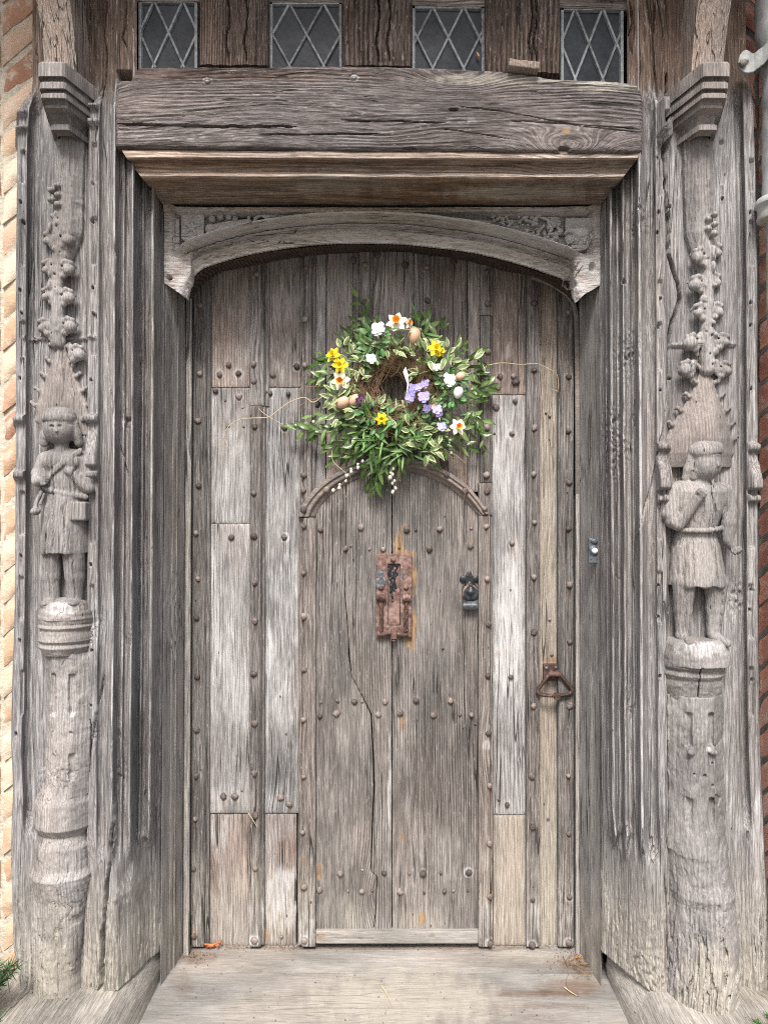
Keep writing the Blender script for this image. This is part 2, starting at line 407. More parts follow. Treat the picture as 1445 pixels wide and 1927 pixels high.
M_blk = rusty('black_painted_iron', (.012,.014,.017), (.03,.035,.04), (.10,.115,.125), sc=45, rough=.42)
M_blu = rusty('blue_grey_paint', (.03,.036,.042), (.085,.1,.112), (.17,.18,.185), sc=45, rough=.6)
M_lead = plain('lead_came', (.20,.215,.225), rough=.65, var=.6, scale=60, metal=.1)
M_dark = plain('dark_room', (.012,.012,.013), rough=.9, bump=0)
def glass_mat():
    b = NB('old_window_glass'); x, y, z, r = b.coords(5.)
    n = b.noise(b.V(x, y, z), 9., 4); d = b.noise(b.V(x, y, z), 60., 5, .7)
    c = b.ramp(b.M('MULTIPLY_ADD', d, .5, b.M('MULTIPLY', n, .5)), [(.35, (.014,.017,.022)), (.7, (.05,.058,.068))])
    b.put(b.p.inputs['Base Color'], c); b.p.inputs['Roughness'].default_value = .3
    b.p.inputs['Specular IOR Level'].default_value = .12; b.bump(n, .006, .6); return b.m
M_glass = glass_mat()

# ---------------------------------------------------------------- ground, walls
gx = np.linspace(-60, 60, 30); gy = np.linspace(-60, 40, 26); GX, GY = np.meshgrid(gx, gy)
def ground_mat():
    b = NB('paving_stone'); x, y, z, r = b.coords(0.)
    br = b.new('ShaderNodeTexBrick'); b.put(br.inputs['Vector'], b.V(x, y, 0.)); br.inputs['Scale'].default_value = 1.6
    br.inputs['Color1'].default_value = (.15,.14,.125,1); br.inputs['Color2'].default_value = (.18,.17,.155,1); br.inputs['Mortar'].default_value = (.14,.13,.11,1)
    br.inputs['Mortar Size'].default_value = .012
    n = b.noise(b.V(x, y, z), 8., 6, .65)
    b.put(b.p.inputs['Base Color'], b.mix(1, br.outputs['Color'], b.ramp(n, [(.3, (.7,.7,.7)), (.7, (1.2,1.2,1.15))]), 'MULTIPLY'))
    b.p.inputs['Roughness'].default_value = .85; b.bump(n, .004); return b.m
g = mk('ground', np.stack([GX, GY, GX*0-.16], -1).reshape(-1, 3), [(r*30+c, r*30+c+1, (r+1)*30+c+1, (r+1)*30+c) for r in range(25) for c in range(29)], ground_mat())
tag(g, kind='structure')

def brick_mat(name, a, c, d, wash):
    b = NB(name); x, y, z, r = b.coords(9.)
    n = b.noise(b.V(x, y, z), 26., 6, .7); n2 = b.noise(b.V(x, y, z), 7., 4)
    t = b.M('ADD', b.M('MULTIPLY', n, .25), b.M('MULTIPLY_ADD', r, .5, b.M('MULTIPLY', n2, .25)))
    col = b.ramp(t, [(.22, a), (.5, c), (.75, d)])
    col = b.mix(b.M('MULTIPLY', b.ss(n, .5, .66), wash), col, (.55,.50,.42))
    col = b.mix(b.M('MULTIPLY', b.ss(n2, .58, .75), .6), col, (.10,.085,.07))
    b.put(b.p.inputs['Base Color'], col); b.p.inputs['Roughness'].default_value = .9
    b.bump(b.M('ADD', n, b.M('MULTIPLY', n2, .6)), .006); return b.m
M_brl = brick_mat('buff_brick', (.44,.28,.17), (.55,.40,.27), (.62,.52,.40), .65)
M_brt = brick_mat('orange_brick', (.33,.17,.11), (.48,.28,.18), (.57,.42,.31), .7)
M_brr = brick_mat('red_brick', (.25,.11,.075), (.44,.20,.135), (.54,.33,.25), .35)
M_morl = plain('buff_mortar', (.46,.42,.34), rough=.95, var=.3, scale=60, bump=.006)
M_morr = plain('dark_mortar', (.13,.115,.10), rough=.95, var=.4, scale=60, bump=.006)

def brick_wall(sgn, xin, label):
    """herringbone nogging: columns of bricks slanting alternately"""
    bricks = M_brl if sgn < 0 else M_brr
    th = thing('brick_wall', (sgn*2.0, -.34, -.16), label, 'wall')
    xa, xb = sorted((sgn*(xin-.16), sgn*2.9))
    zz = np.linspace(-.16, 4.0, 160); xx = np.linspace(xa, xb, 70); X, Z = np.meshgrid(xx, zz[::-1])
    mk_y = -.338+.006*fbm(X*25, Z*25, 5)
    sheet('mortar', X, mk_y, Z, M_morl if sgn < 0 else M_morr, th, .2)
    meshes = []
    a = R(39); cw = .168; t = .067; pitch = .0815/math.cos(a)
    for v in range(8):
        n1, n2 = 11, 5; u = np.linspace(0, 1, n1); w = np.linspace(0, 1, n2); U, Wt = np.meshgrid(u, w[::-1])
        r = np.random.default_rng(v+3)
        bx = U*(cw-.012); bz = bx*math.tan(a)+(Wt-.5)*t/math.cos(a)
        e = np.minimum(np.minimum(U, 1-U)*(cw), np.minimum(Wt, 1-Wt)*t*1.2)
        by = -.011+.007*np.exp(-(e/.005)**2)+.006*fbm(U*6+v*9, Wt*4, v)
        bx = bx+.005*fbm(Wt*3, U*0+v, v+1); bz = bz+.005*fbm(U*5, Wt*2+v*3, v+2)
        V = np.stack([bx, by, bz], -1).reshape(-1, 3)
        I = np.arange(n1*n2).reshape(n2, n1)
        q = [tuple(int(k) for k in (I[i,j], I[i+1,j], I[i+1,j+1], I[i,j+1])) for i in range(n2-1) for j in range(n1-1)]
        ring = list(I[:-1,0])+list(I[-1,:-1])+list(I[:0:-1,-1])+list(I[0,:0:-1])
        b = V[ring].copy(); b[:,1] = .03; n0 = len(V); V = np.concatenate([V, b]); m = len(ring)
        q += [(int(ring[i]), n0+i, n0+(i+1) % m, int(ring[(i+1) % m])) for i in range(m)]
        me = bpy.data.meshes.new('brick'); me.from_pydata([tuple(map(float, p)) for p in V], [], q)
        me.polygons.foreach_set('use_smooth', np.ones(len(me.polygons), bool)); me.set_sharp_from_angle(angle=R(50))
        me.materials.append(bricks); meshes.append(me)
        me2 = me.copy(); me2.materials.clear(); me2.materials.append(M_brt); meshes.append(me2)
    rr = random.Random(5 if sgn < 0 else 9)
    ncol = 3
    for c in range(ncol):
        up = -1 if c % 2 == 0 else 1      # seen on the left of the door the inner column rises towards it
        n = int(4.0/pitch)+4
        for k in range(n):
            k1 = rr.randrange(8); red = (sgn < 0 and rr.random() < .12) or (sgn < 0 and c == 0 and k*pitch-.2 > 2.75 and rr.random() < .6)
            o = bpy.data.objects.new('brick', meshes[2*k1+(1 if red else 0)])
            # local mesh rises to +x; mirror by scale where it has to fall
            z0 = -.2+k*pitch+rr.uniform(-.004, .004)
            inner = xin-.10+c*cw
            if sgn < 0: xl = -(inner+cw)
            else: xl = inner
            rise = (sgn < 0) == (c % 2 == 0)
            if rise: o.location = (xl+.006, -.336+rr.uniform(-.004, .004), z0)
            else: o.location = (xl+cw-.006, -.336+rr.uniform(-.004, .004), z0); o.scale = (-1, 1, 1)
            if z0 > 3.9 or z0 < -.16: continue
            link(o, th)
    return th
brick_wall(-1, 1.20, 'buff and orange brick wall with slanting courses left of the timber doorway')
brick_wall(1, 1.17, 'red brick wall with slanting courses right of the timber doorway behind the drainpipe')

# ---------------------------------------------------------------- threshold and sole plates
def floor_piece(name, x0, x1, ya, yb, zt, mat, th, seed, blobs=None, slope=0):
    X, Y = np.meshgrid(np.linspace(x0, x1, 260), np.linspace(yb, ya, 110))
    Z = zt+.0025*fbm(X*3, Y*9, seed)+.0015*fbm(X*10, Y*60, seed+1)
    # back row first; grid faces up
    Rn, C = X.shape; V = np.stack([X, Y, Z], -1).reshape(-1, 3); I = np.arange(Rn*C).reshape(Rn, C)
    q = np.stack([I[:-1,:-1], I[1:,:-1], I[1:,1:], I[:-1,1:]], -1).reshape(-1, 4)
    ring = np.concatenate([I[:-1,0], I[-1,:-1], I[:0:-1,-1], I[0,:0:-1]]); bV = V[ring].copy(); bV[:,2] -= .15
    J = np.arange(len(ring))+len(V); q = np.concatenate([q, np.stack([ring, J, np.roll(J, -1), np.roll(ring, -1)], -1)])
    w = wearof(X, Y, Z, blobs).reshape(-1, 4); w = np.concatenate([w, w[ring]])
    return mk(name, np.concatenate([V, bV]), q, mat, th, wear=w)
th = thing('doorstep', (0, -.35, -.15), 'broad pale worn wooden threshold in front of the plank door', 'doorstep')
fb = [(760,1880,190,60,.9,1),(560,1900,150,40,.4,1),(1090,1850,60,18,.3,2),(1040,1893,120,7,.35,2),(440,1905,60,14,.3,1),(1000,1800,90,14,.4,1),(370,1800,40,16,.7,2),(1080,1812,50,22,.8,2),(1070,1860,70,20,.6,2),(340,1850,30,30,.4,2),(700,1784,380,4,.6,2),(1000,1870,110,7,.7,2)]
floor_piece('board', -.80, .80, -.165, .03, 0, M_step, th, 1, fb)
floor_piece('board', -.84, .84, -.95, -.169, -.002, M_step, th, 5, fb)
for sx, lab in ((-1, 'pale rough oak sole plate under the left carved post'), (1, 'pale rough oak sole plate under the right carved post')):
    X, Z = [], []
    nx, ny = 60, 150
    ys = np.linspace(-.20, -.72, ny)
    # section of the plate: from the hidden outer end over the top, down the battered inner face
    prof = [(1.75, .112), (1.30, .118), (1.05, .12), (.93, .118), (.86, .116), (.843, .108), (.826, .085), (.80, .045), (.782, .0), (.775, -.06), (.775, -.15)]
    pu = np.linspace(0, 1, len(prof)); uu = np.linspace(0, 1, 120)
    px_ = np.interp(uu, pu, [p[0] for p in prof]); pz_ = np.interp(uu, pu, [p[1] for p in prof])
    X = sx*np.repeat(px_[None], ny, 0); Z = np.repeat(pz_[None], ny, 0); Y = np.repeat(ys[:, None], 120, 1)
    hin = sx*-.0
    Z = Z+.006*fbm(X*5, Y*9, 31)*(Z > .0)+.004*fbm(X*16, Y*5, 33)*(Z > 0)
    # the inner arris leans to the door as it goes back
    lean = np.clip((Y+.45)/.25, 0, 1)*.052*np.clip((1.0-abs(X))/.16, 0, 1)*np.clip(Z/.1, 0, 1); X = X-sx*lean
    Rn, C = X.shape; I = np.arange(Rn*C).reshape(Rn, C)
    q = np.stack([I[:-1,:-1], I[1:,:-1], I[1:,1:], I[:-1,1:]], -1).reshape(-1, 4)
    if sx > 0: q = q[:, ::-1]
    V = np.stack([X, Y, Z], -1).reshape(-1, 3)
    fr = list(I[-1]); q = list(map(tuple, q.tolist()))
    bv = len(V); V = np.concatenate([V, [[sx*1.75, -.72, -.15]]]); q.append(tuple(([int(i) for i in fr]+[bv]) if sx < 0 else ([bv]+[int(i) for i in fr])[::-1]))
    w = np.zeros((len(V), 4)); w[:, 1] = .35
    o = mk('sole_plate', V, q, M_sole, None, wear=w); tag(o, lab, 'timber sill')

# ---------------------------------------------------------------- the carved posts
def slot(PX, PY, x, w, y0, y1, d):
    return d*sst(w*.5+1.2, w*.5-.8, np.abs(PX-x))*sst(y0-2, y0+3, PY)*sst(y1+1.5, y1-1.5, PY)
def hole(PX, PY, x, y, r=2.6, d=.02):
    q = np.sqrt((PX-x)**2+(PY-y)**2); return d*sst(r+1.0, r-1.2, q)-.002*np.exp(-((q-r-2)/1.4)**2)
def crack(PX, PY, pts, w, d=.03):
    ys = [p[1] for p in pts]; xs = [p[0] for p in pts]
    cx = np.interp(PY, ys, xs)+2.2*(vn(PY/17., PY*0, 4)-.5)
    tp = sst(ys[0], ys[0]+14, PY)*sst(ys[-1], ys[-1]-14, PY)
    ww = w*.5*tp*(.65+.7*vn(PY/31., PY*0, 9))
    return d*sst(ww+.9, ww-.7, np.abs(PX-cx))*(tp > .02)
def post_sheet(side, cols, inner, outer, flat, zb=.112, name='post_body', parent=None, feats=None, blobs=None, ridge=(), mid=None, spots=()):
    """cols: (px, y) of the post's section, listed left to right; outer/inner: (py, px shift) of the two edges"""
    us = np.array([c[0] for c in cols], float); yv = np.array([c[1] for c in cols], float); fv = np.array([c[1] for c in flat], float); fu = np.array([c[0] for c in flat], float)
    C = int((us[-1]-us[0])/1.25); U = np.linspace(us[0], us[-1], C)
    # keep the section's own corners in the grid
    for u in us: U[np.argmin(np.abs(U-u))] = u
    z = np.concatenate([np.linspace(zb, 3.32, 610), [3.5, 3.9]])[::-1]
    py = CYP-(z-CAMZ)*F/2.45
    UU, PYY = np.meshgrid(U, py)
    Yp = np.interp(U, us, yv)[None]+0*PYY; Yf = np.interp(U, fu, fv)[None]+0*PYY
    lo = sst(1585, 1650, PYY+10*fbm(UU/30, PYY*0, 3)+.35*np.abs(UU-(258 if side < 0 else 1170)))
    hi = sst(215, 160, PYY)
    Y = Yp*(1-lo)+Yf*lo
    fr = (UU-us[0])/(us[-1]-us[0])
    so = np.interp(PYY, *zip(*outer)); si = np.interp(PYY, *zip(*inner))
    flatc = (UU < 257) if side < 0 else (UU > 1180)
    Y = Y*(1-hi)+np.where(flatc, -.449, -.30)*hi
    if side > 0: so, si = si, so       # left edge of the right post is its inner one
    sm = 0 if mid is None else np.interp(PYY, *zip(*mid))*np.sin(np.pi*fr)
    PX = UU+so*(1-fr)**1.5+si*fr**1.5+sm
    Y = Y-.0035*fbm(PX/26, PYY/90, 7+side, 3)-.0022*fbm(PX/4.5, PYY/130, 27+side, 3)
    low = sst(1600, 1850, PYY)
    Y = Y+low*.010*sst(.09, .0, np.abs(fbm(PX/8+.4*fbm(PYY/70, PX*0, 3), PYY/150, 15, 2)))+.004*sst(.03, .0, np.abs(fbm(PX/12, PYY/240, 19, 2)))*sst(.1,.3,fbm(PX/40,PYY/120,23))
    Y = Y+low*(.006*np.abs(fbm(PX/5.5, PYY/120, 5, 3))-.003*fbm(PX/9, PYY/9, 6, 4))
    for (sx_, sy_, r_, a_) in spots:
        Y = Y+a_*np.exp(-((PX-sx_)**2+((PYY-sy_)*.6)**2)/r_**2)*np.abs(fbm(PX/7, PYY/9, int(sx_), 4))*2
    if feats is not None: Y = Y+feats(PX, PYY)
    ybase = Yp*(1-lo)+Yf*lo; ybase = ybase*(1-hi)+np.where(flatc, -.449, -.30)*hi
    d = ybase-CAMY; X = (PX-CX)/F*d; Z = z[:, None]+0*PX
    w = wearof(X, Y, Z, blobs)
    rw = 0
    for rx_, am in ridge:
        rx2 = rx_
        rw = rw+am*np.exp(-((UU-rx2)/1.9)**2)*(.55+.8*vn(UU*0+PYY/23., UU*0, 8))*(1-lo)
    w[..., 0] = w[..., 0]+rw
    w[..., 1] = w[..., 1]+sst(1560, 1850, PYY)*.75+.0
    w[..., 2] = w[..., 2]+sst(215, 130, PYY+14*fbm(UU/9, PYY*0, 2))*1.15
    return sheet(name, X, Y, Z, M_post, parent, thick=.32, wear=np.clip(w, -1, 1.5), sharp=None)

def left_feats(PX, PY):
    f = 0*PX
    for x, a, b in ((43,285,345),(43,415,500),(43,605,672),(42,925,1005),(40,1085,1165),(44,1260,1345),(178,275,348),(178,413,500),(178,595,670),(175,925,1020),(173,1100,1175)):
        f = f+slot(PX, PY, x, 9, a, b, .011)
    for x, y in ((46,287),(39,382),(43,418),(38,547),(41,590),(38,712),(175,350),(173,420),(175,545),(176,593),(172,717),(39,1046),(37,1205),(171,1062),(173,1222),(170,1325),(31,1380)):
        f = f+hole(PX, PY, x, y)
    # weathered caps on the pilasters
    for x, w in ((40, 20), (170, 27)):
        for y, h, a in ((789, 7, .022), (894, 7, .022), (790+45, 44, None)):
            m = sst(w*.55+2, w*.55-2, np.abs(PX-x))
            if a: f = f-a*m*sst(h+1, h-2, np.abs(PY-y))
            elif x > 100: f = f-m*sst(46, 42, np.abs(PY-y))*.026*sst(795, 875, PY)
    for y in (215, 245): f = f-.018*sst(11, 8, np.abs(PX-42))*sst(6, 3, np.abs(PY-y))-.018*sst(12, 9, np.abs(PX-176))*sst(6, 3, np.abs(PY-y+8))
    f = f+.014*sst(22, 16, np.abs(PX-176))*sst(205, 170, PY)+.03*sst(62, 56, PX)*sst(200, 150, PY)
    f = f+crack(PX, PY, [(205,440),(201,560),(205,690),(214,790)], 1.6, .01)+crack(PX, PY, [(215,460),(222,570),(231,680),(235,775)], 2.2, .014)
    f = f+crack(PX, PY, [(215,800),(225,830),(243,900)], 1.8, .012)+crack(PX, PY, [(258,610),(262,700),(260,760)], 1.2, .008)
    f = f+crack(PX, PY, [(202,0),(196,60),(202,110),(198,160),(187,190)], 2.4, .025)+crack(PX, PY, [(240,0),(236,50),(231,70),(240,90)], 2.4, .02)
    f = f+crack(PX, PY, [(215,1500),(206,1620),(198,1700),(192,1800),(186,1880)], 7, .05)+crack(PX, PY, [(170,1350),(163,1500),(157,1620),(152,1700),(150,1790)], 5.5, .05)
    f = f+crack(PX, PY, [(197,1270),(185,1330),(172,1400),(166,1450)], 2.4, .016)+crack(PX, PY, [(181,885),(186,925),(192,950)], 1.3, .008)
    # a drilled knot and a mortice beside the lintel
    f = f+hole(PX, PY, 240, 790, 7, .012)+hole(PX, PY, 297, 738, 2.4)
    f = f+.08*sst(14, 12, np.abs(PX-234))*sst(9, 7, np.abs(PY-141))
    # pyramid stops of the mouldings
    q = np.abs(PX-252)/44.+np.abs(PY-1690)/58.; f = f-.030*np.clip(1-q, 0, 1)
    q = np.abs(PX-268)/18.+np.abs(PY-1600)/22.; f = f-.02*np.clip(1-q, 0, 1)+hole(PX, PY, 288, 1440, 1.5, .01)
    # edge of the recess bands
    f = f-.010*sst(4, 2, np.abs(PY-636))*sst(72, 66, np.abs(PX-110))
    return f
post_l = thing('carved_post', (-1.0, -.45, .117), 'carved oak post with a shoulder-strapped figure, left of the doorway beside buff bricks', 'carved post', 'carved oak posts flanking the doorway')
Lc = [(29,-.33),(29.8,-.452),(33,-.457),(48,-.457),(54,-.425),(60,-.418),(71,-.418),(74,-.44),(162,-.44),(165,-.432),(167.5,-.47),(186,-.47),(190,-.452),(196,-.444),(202,-.452),(209,-.462),(214,-.472),(217,-.470),(220,-.446),(225,-.425),(229,-.416),(232,-.428),(235,-.430),(237,-.414),(243,-.418),(247,-.438),(250,-.447),(253,-.438),(255,-.395),(261,-.358),(265,-.342),(268,-.354),(271,-.356),(273,-.334),(279,-.330),(284,-.345),(287,-.362),(291,-.355),(293,-.315),(299,-.275),(305,-.25),(310,-.24)]
Lf = [(29,-.33),(29.8,-.452),(48,-.455),(74,-.44),(162,-.44),(186,-.465),(214,-.462),(226,-.452),(260,-.37),(290,-.28),(310,-.235)]
post_sheet(-1, Lc, [(0,0),(400,0),(700,-1),(1200,-4),(1600,-8),(1900,-10)], [(0,29),(150,27),(205,8),(260,4),(600,1),(900,1),(1150,-1),(1300,-5),(1420,-8),(1500,-4),(1650,-8),(1780,-4),(1850,8),(1880,18),(2000,20)], Lf,
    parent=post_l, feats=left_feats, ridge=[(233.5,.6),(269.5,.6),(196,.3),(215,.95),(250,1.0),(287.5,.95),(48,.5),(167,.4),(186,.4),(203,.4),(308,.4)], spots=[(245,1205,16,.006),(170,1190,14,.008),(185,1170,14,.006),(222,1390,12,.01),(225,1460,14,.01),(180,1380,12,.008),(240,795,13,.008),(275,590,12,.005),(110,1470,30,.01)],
    blobs=[(250,1700,40,36,.4,0),(240,1590,14,14,.5,0),(272,1580,14,12,.5,0),(236,795,14,16,.5,0),(178,1190,26,40,.4,0),(205,450,10,300,.25,0),(290,800,14,500,.2,1),(60,300,20,160,.2,0),(120,1500,70,70,.2,0)])

def right_feats(PX, PY):
    f = 0*PX
    for x, a, b in ((1242,270,372),(1242,530,560),(1241,610,698),(1414,300,360),(1414,415,500),(1414,925,1030),(1241,925,1015),(1241,1075,1170),(1413,1100,1200),(1413,1255,1345),(1310,265,305),(1330,255,298),(1310,330,378),(1358,262,345)):
        f = f+slot(PX, PY, x, 9, a, b, .011)
    for x, y in ((1238,300),(1239,404),(1260,384),(1237,442),(1242,565),(1239,617),(1242,736),(1259,711),(1310,320),(1331,314),(1358,372),(1411,400),(1412,442),(1412,570),(1412,612),(1413,732),(1240,1101),(1240,1160),(1241,1270),(1416,1110),(1416,1280),(1413,1148)):
        f = f+hole(PX, PY, x, y)
    for x, w in ((1247, 22), (1416, 18)):
        for y, h, a in ((842, 7, .024), (938, 7, .024)):
            f = f-a*sst(w*.55+2, w*.55-2, np.abs(PX-x))*sst(h+1, h-2, np.abs(PY-y))
        f = f-sst(w*.6+2, w*.6-3, np.abs(PX-x))*sst(38, 34, np.abs(PY-885))*.038*sst(845, 915, PY)
    f = f-.05*sst(13, 9, np.abs(PX-1247))*sst(32, 29, np.abs(PY-232))+.032*sst(9, 7, np.abs(PX-1248))*sst(15, 12, np.abs(PY-243))
    f = f+.014*sst(24, 18, np.abs(PX-1250))*sst(205, 170, PY)
    f = f+crack(PX, PY, [(1256,130),(1257,190),(1250,260),(1252,330),(1253,385),(1258,430),(1256,470),(1264,500),(1275,530),(1278,560),(1271,585),(1262,610),(1258,640),(1257,665)], 6.5, .07)
    f = f+crack(PX, PY, [(1258,650),(1256,730),(1249,800),(1238,850),(1228,900),(1213,950),(1200,1010)], 2.2, .018)
    f = f+crack(PX, PY, [(1236,0),(1230,60),(1230,100),(1236,150),(1240,195)], 3.2, .03)+crack(PX, PY, [(1185,0),(1190,40),(1182,70)], 3, .03)
    f = f+crack(PX, PY, [(1253,830),(1248,890),(1240,1000)], 1.6, .012)+crack(PX, PY, [(1192,750),(1193,790),(1187,850)], 2.2, .014)
    f = f+crack(PX, PY, [(1163,450),(1168,490),(1172,520)], 1.5, .012)+crack(PX, PY, [(1208,1550),(1212,1700),(1208,1800),(1190,1850)], 2.2, .014)
    f = f+crack(PX, PY, [(1262,1580),(1275,1680),(1300,1760),(1325,1850),(1330,1950)], 4.5, .03)+crack(PX, PY, [(1250,1640),(1255,1720),(1258,1800),(1272,1850)], 3.2, .02)
    f = f+hole(PX, PY, 1172, 521, 5, .014)+hole(PX, PY, 1188, 660, 6, .012)
    # gouged stops
    q = np.abs(PX-1150)/22.+np.abs(PY-1590)/60.; f = f-.03*np.clip(1-q, 0, 1)
    q = np.abs(PX-1180)/16.+np.abs(PY-1580)/26.; f = f-.02*np.clip(1-q, 0, 1)
    f = f-.010*sst(4, 2, np.abs(PY-647))*sst(66, 60, np.abs(PX-1320))
    return f
post_r = thing('carved_post', (1.0, -.45, .117), 'carved oak door post with figure in belted tunic, right of the doorway beside the drainpipe', 'carved post', 'carved oak posts flanking the doorway')
Rc = [(1126,-.24),(1130,-.25),(1135,-.266),(1137,-.290),(1139,-.294),(1141,-.286),(1143,-.312),(1146,-.358),(1150,-.366),(1153,-.345),(1156,-.326),(1159,-.346),(1162,-.348),(1164,-.334),(1168,-.372),(1171,-.402),(1174,-.398),(1178,-.378),(1184,-.382),(1187,-.400),(1190,-.404),(1192,-.394),(1197,-.428),(1200,-.466),(1205,-.472),(1208,-.45),(1216,-.425),(1226,-.434),(1231,-.44),(1234,-.470),(1250,-.470),(1254,-.44),(1262,-.428),(1290,-.432),(1340,-.445),(1385,-.438),(1389,-.415),(1400,-.412),(1404,-.452),(1421,-.456),(1424,-.452),(1424.8,-.33)]
Rf = [(1126,-.235),(1150,-.30),(1180,-.38),(1210,-.45),(1230,-.468),(1254,-.46),(1262,-.44),(1385,-.44),(1404,-.46),(1424,-.455),(1424.8,-.33)]
post_sheet(1, Rc, [(0,0),(400,0),(1000,4),(1500,6),(1900,6)], [(0,-24),(120,-22),(190,-8),(300,-4),(500,0),(900,0),(1300,2),(1500,8),(1700,18),(1900,26)], Rf,
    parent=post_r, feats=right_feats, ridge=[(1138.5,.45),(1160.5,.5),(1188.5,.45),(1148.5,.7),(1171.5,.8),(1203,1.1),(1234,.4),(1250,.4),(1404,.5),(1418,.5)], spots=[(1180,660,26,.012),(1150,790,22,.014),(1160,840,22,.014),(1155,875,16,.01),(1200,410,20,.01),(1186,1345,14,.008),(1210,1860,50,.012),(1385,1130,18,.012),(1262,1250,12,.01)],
    blobs=[(1380,330,6,50,.7,0),(1388,450,6,60,.5,0),(1235,545,6,45,.5,1),(1196,560,9,60,.6,1),(1205,900,8,260,.35,0),(1155,1600,18,36,.6,0),(1184,1580,14,20,.5,0),(1424,1620,12,230,.8,0),(1415,600,8,400,.3,0),(1412,1400,14,30,.4,0),(1330,1500,60,50,.2,0),(1180,740,40,170,.25,0),(1228,180,16,22,.5,0)])

def octa(cv, z0, z1, prof, k=2):
    """faceted shaft: prof rows (z, cx, r)"""
    z = cv.ax[2].reshape(1, 1, -1); x = cv.ax[0].reshape(-1, 1, 1); y = cv.ax[1].reshape(1, -1, 1)
    cx = np.interp(z, [p[0] for p in prof], [p[1] for p in prof]); r = np.interp(z, [p[0] for p in prof], [p[2] for p in prof])
    ax = np.abs(x-cx); d = np.maximum(np.maximum(ax, y), (ax+y)*.7071)-r
    d = np.maximum(d, np.maximum(z0-z, z-z1)); cv._put((slice(None),)*3, d.astype(np.float32), k, False)

BL = (.12, .0, 0, 0)
# upper shafts, spires and crockets
def spire(parent, cx0, spine, crockets, side, hood, band):
    xs = [c[0] for c in crockets]+[spine[0][0]]
    cv = Carve(min(xs)-40, max(xs)+40, -6, 62, 225, 720, 1.5)
    octa(cv, 228, 700, [(228, cx0, 29), (430, cx0-2*side, 26), (520, spine[2][0], 12), (700, spine[2][0], 12)])
    for dx in (-11, 11): cv.box((cx0+dx, 30, 300), (3, 5, 32), 1.5, 1, True); cv.box((cx0+dx, 30, 365), (3, 4, 20), 1.5, 1, True)
    cv.path([(p[0], 12, p[1]) for p in spine], 6, 13, 7)
    r4 = random.Random(side+8)
    for k in range(34):
        tq = r4.random(); yy_ = spine[0][1]+tq*(spine[2][1]-spine[0][1]); cv.ell((spine[1][0]+r4.uniform(-1,1)*(7+12*tq), r4.uniform(10,22), yy_), (r4.uniform(3,6), r4.uniform(4,8), r4.uniform(4,10)), 4)
        if k % 2: cv.ell((spine[1][0]+r4.uniform(-1,1)*(7+12*tq), 24, yy_+6), (2.2, 6, 3), 1.5, True)
    for k in range(5): cv.ell((spine[0][0]+(-1)**k*6, 26, spine[0][1]+k*9), (7, 9, 6), 3)
    for (x, y, r, lead) in crockets:
        o = 1 if x > spine[2][0] else -1
        fx = 19 if lead else 10
        cv.cap((x-o*16, 12, y-2), (x-o*4, fx, y-10), 8, 6, 5)
        cv.ell((x, fx+1, y), (r*1.05, r*1.1, r*1.0), 2.5)                       # curled bud
        cv.path([(x-o*14, fx-4, y-13), (x-o*5, fx+4, y-17), (x+o*5, fx+2, y-14), (x+o*10, fx-6, y-7)], 4.6, 3, 3)
        cv.ell((x-o*9, fx+1, y+9), (5.5, 6, 7), 4); cv.ell((x-o*20, 12, y-14), (6, 7, 9), 5)
        cv.path([(x-o*20, 12, y+2), (x-o*14, 16, y+10), (x-o*16, 12, y+20)], 4.2, 3, 3)
        cv.ell((x-o*13, fx+2, y-8), (2.4, 6, 2.4), 1, True)
    cv.rough(1.5, 6, 12, 11)
    cv.build('crocketed_spire', M_carve, parent, y0=-.437, base=BL, blobs=[(spine[1][0], 420, 30, 120, .15, 0)])
spire(post_l, 120, [(99,345),(98,440),(98,640)], [(122,447,11,1),(123,503,11,1),(123,557,11,1),(126,612,11,1),(143,664,11,1),(79,445,8,0),(76,500,8,0),(76,552,8,0),(68,612,8,0)], 1, None, None)
spire(post_r, 1325, [(1342,400),(1342,480),(1341,690)], [(1318,480,11,1),(1314,532,11,1),(1319,585,8,1),(1305,643,13,1),(1294,694,12,1),(1361,468,8,0),(1359,525,8,0),(1363,582,9,0),(1374,640,9,0),(1378,694,10,0)], -1, None, None)

def hood(parent, apex, zb, xl, xr, head, hb):
    cv = Carve(min(xl)-16, max(xr)+16, -12, 60, apex[1]-16, zb+14, 1.4)
    zs = np.linspace(apex[1], zb, len(xl))
    fn = lambda z: (np.interp(z, zs, (np.array(xl)+np.array(xr))/2), 0*z-6, np.interp(z, zs, (np.array(xr)-np.array(xl))/2), np.interp(z, zs, hb))
    cv.sect(apex[1], zb, fn, 7)
    for sd, xx in ((-1, xl), (1, xr)):
        cv.path([(xx[i]-sd*2, 3, zs[i]) for i in range(len(xl)-1)], 3.2, 3.6, 6)
        for i in range(1, len(xl)-2):
            x, z = xx[i]+sd*5, zs[i]-2
            cv.path([(x-sd*6, 4, z+10), (x-sd*1, 9, z+2), (x+sd*5, 8, z-4), (x+sd*9, 3, z-2)], 3.4, 2.4, 4); cv.ell((x+sd*1, 10, z+9), (2, 5, 3), 2, True)
    cv.ell((head[0], 66, head[1]), (head[2]+3, 56, head[3]), 1, True)
    cv.rough(1.0, 10, 24, 21)
    cv.build('canopy_hood', M_carve, parent, y0=-.437, base=(.05, 0, .2, 0))
hood(post_l, (101, 590), 815, [98, 97, 93, 86, 76, 65, 57, 54, 57], [103, 106, 110, 118, 129, 141, 151, 156, 158], (118, 806, 38, 44), [12, 16, 20, 24, 28, 32, 33, 30, 22])
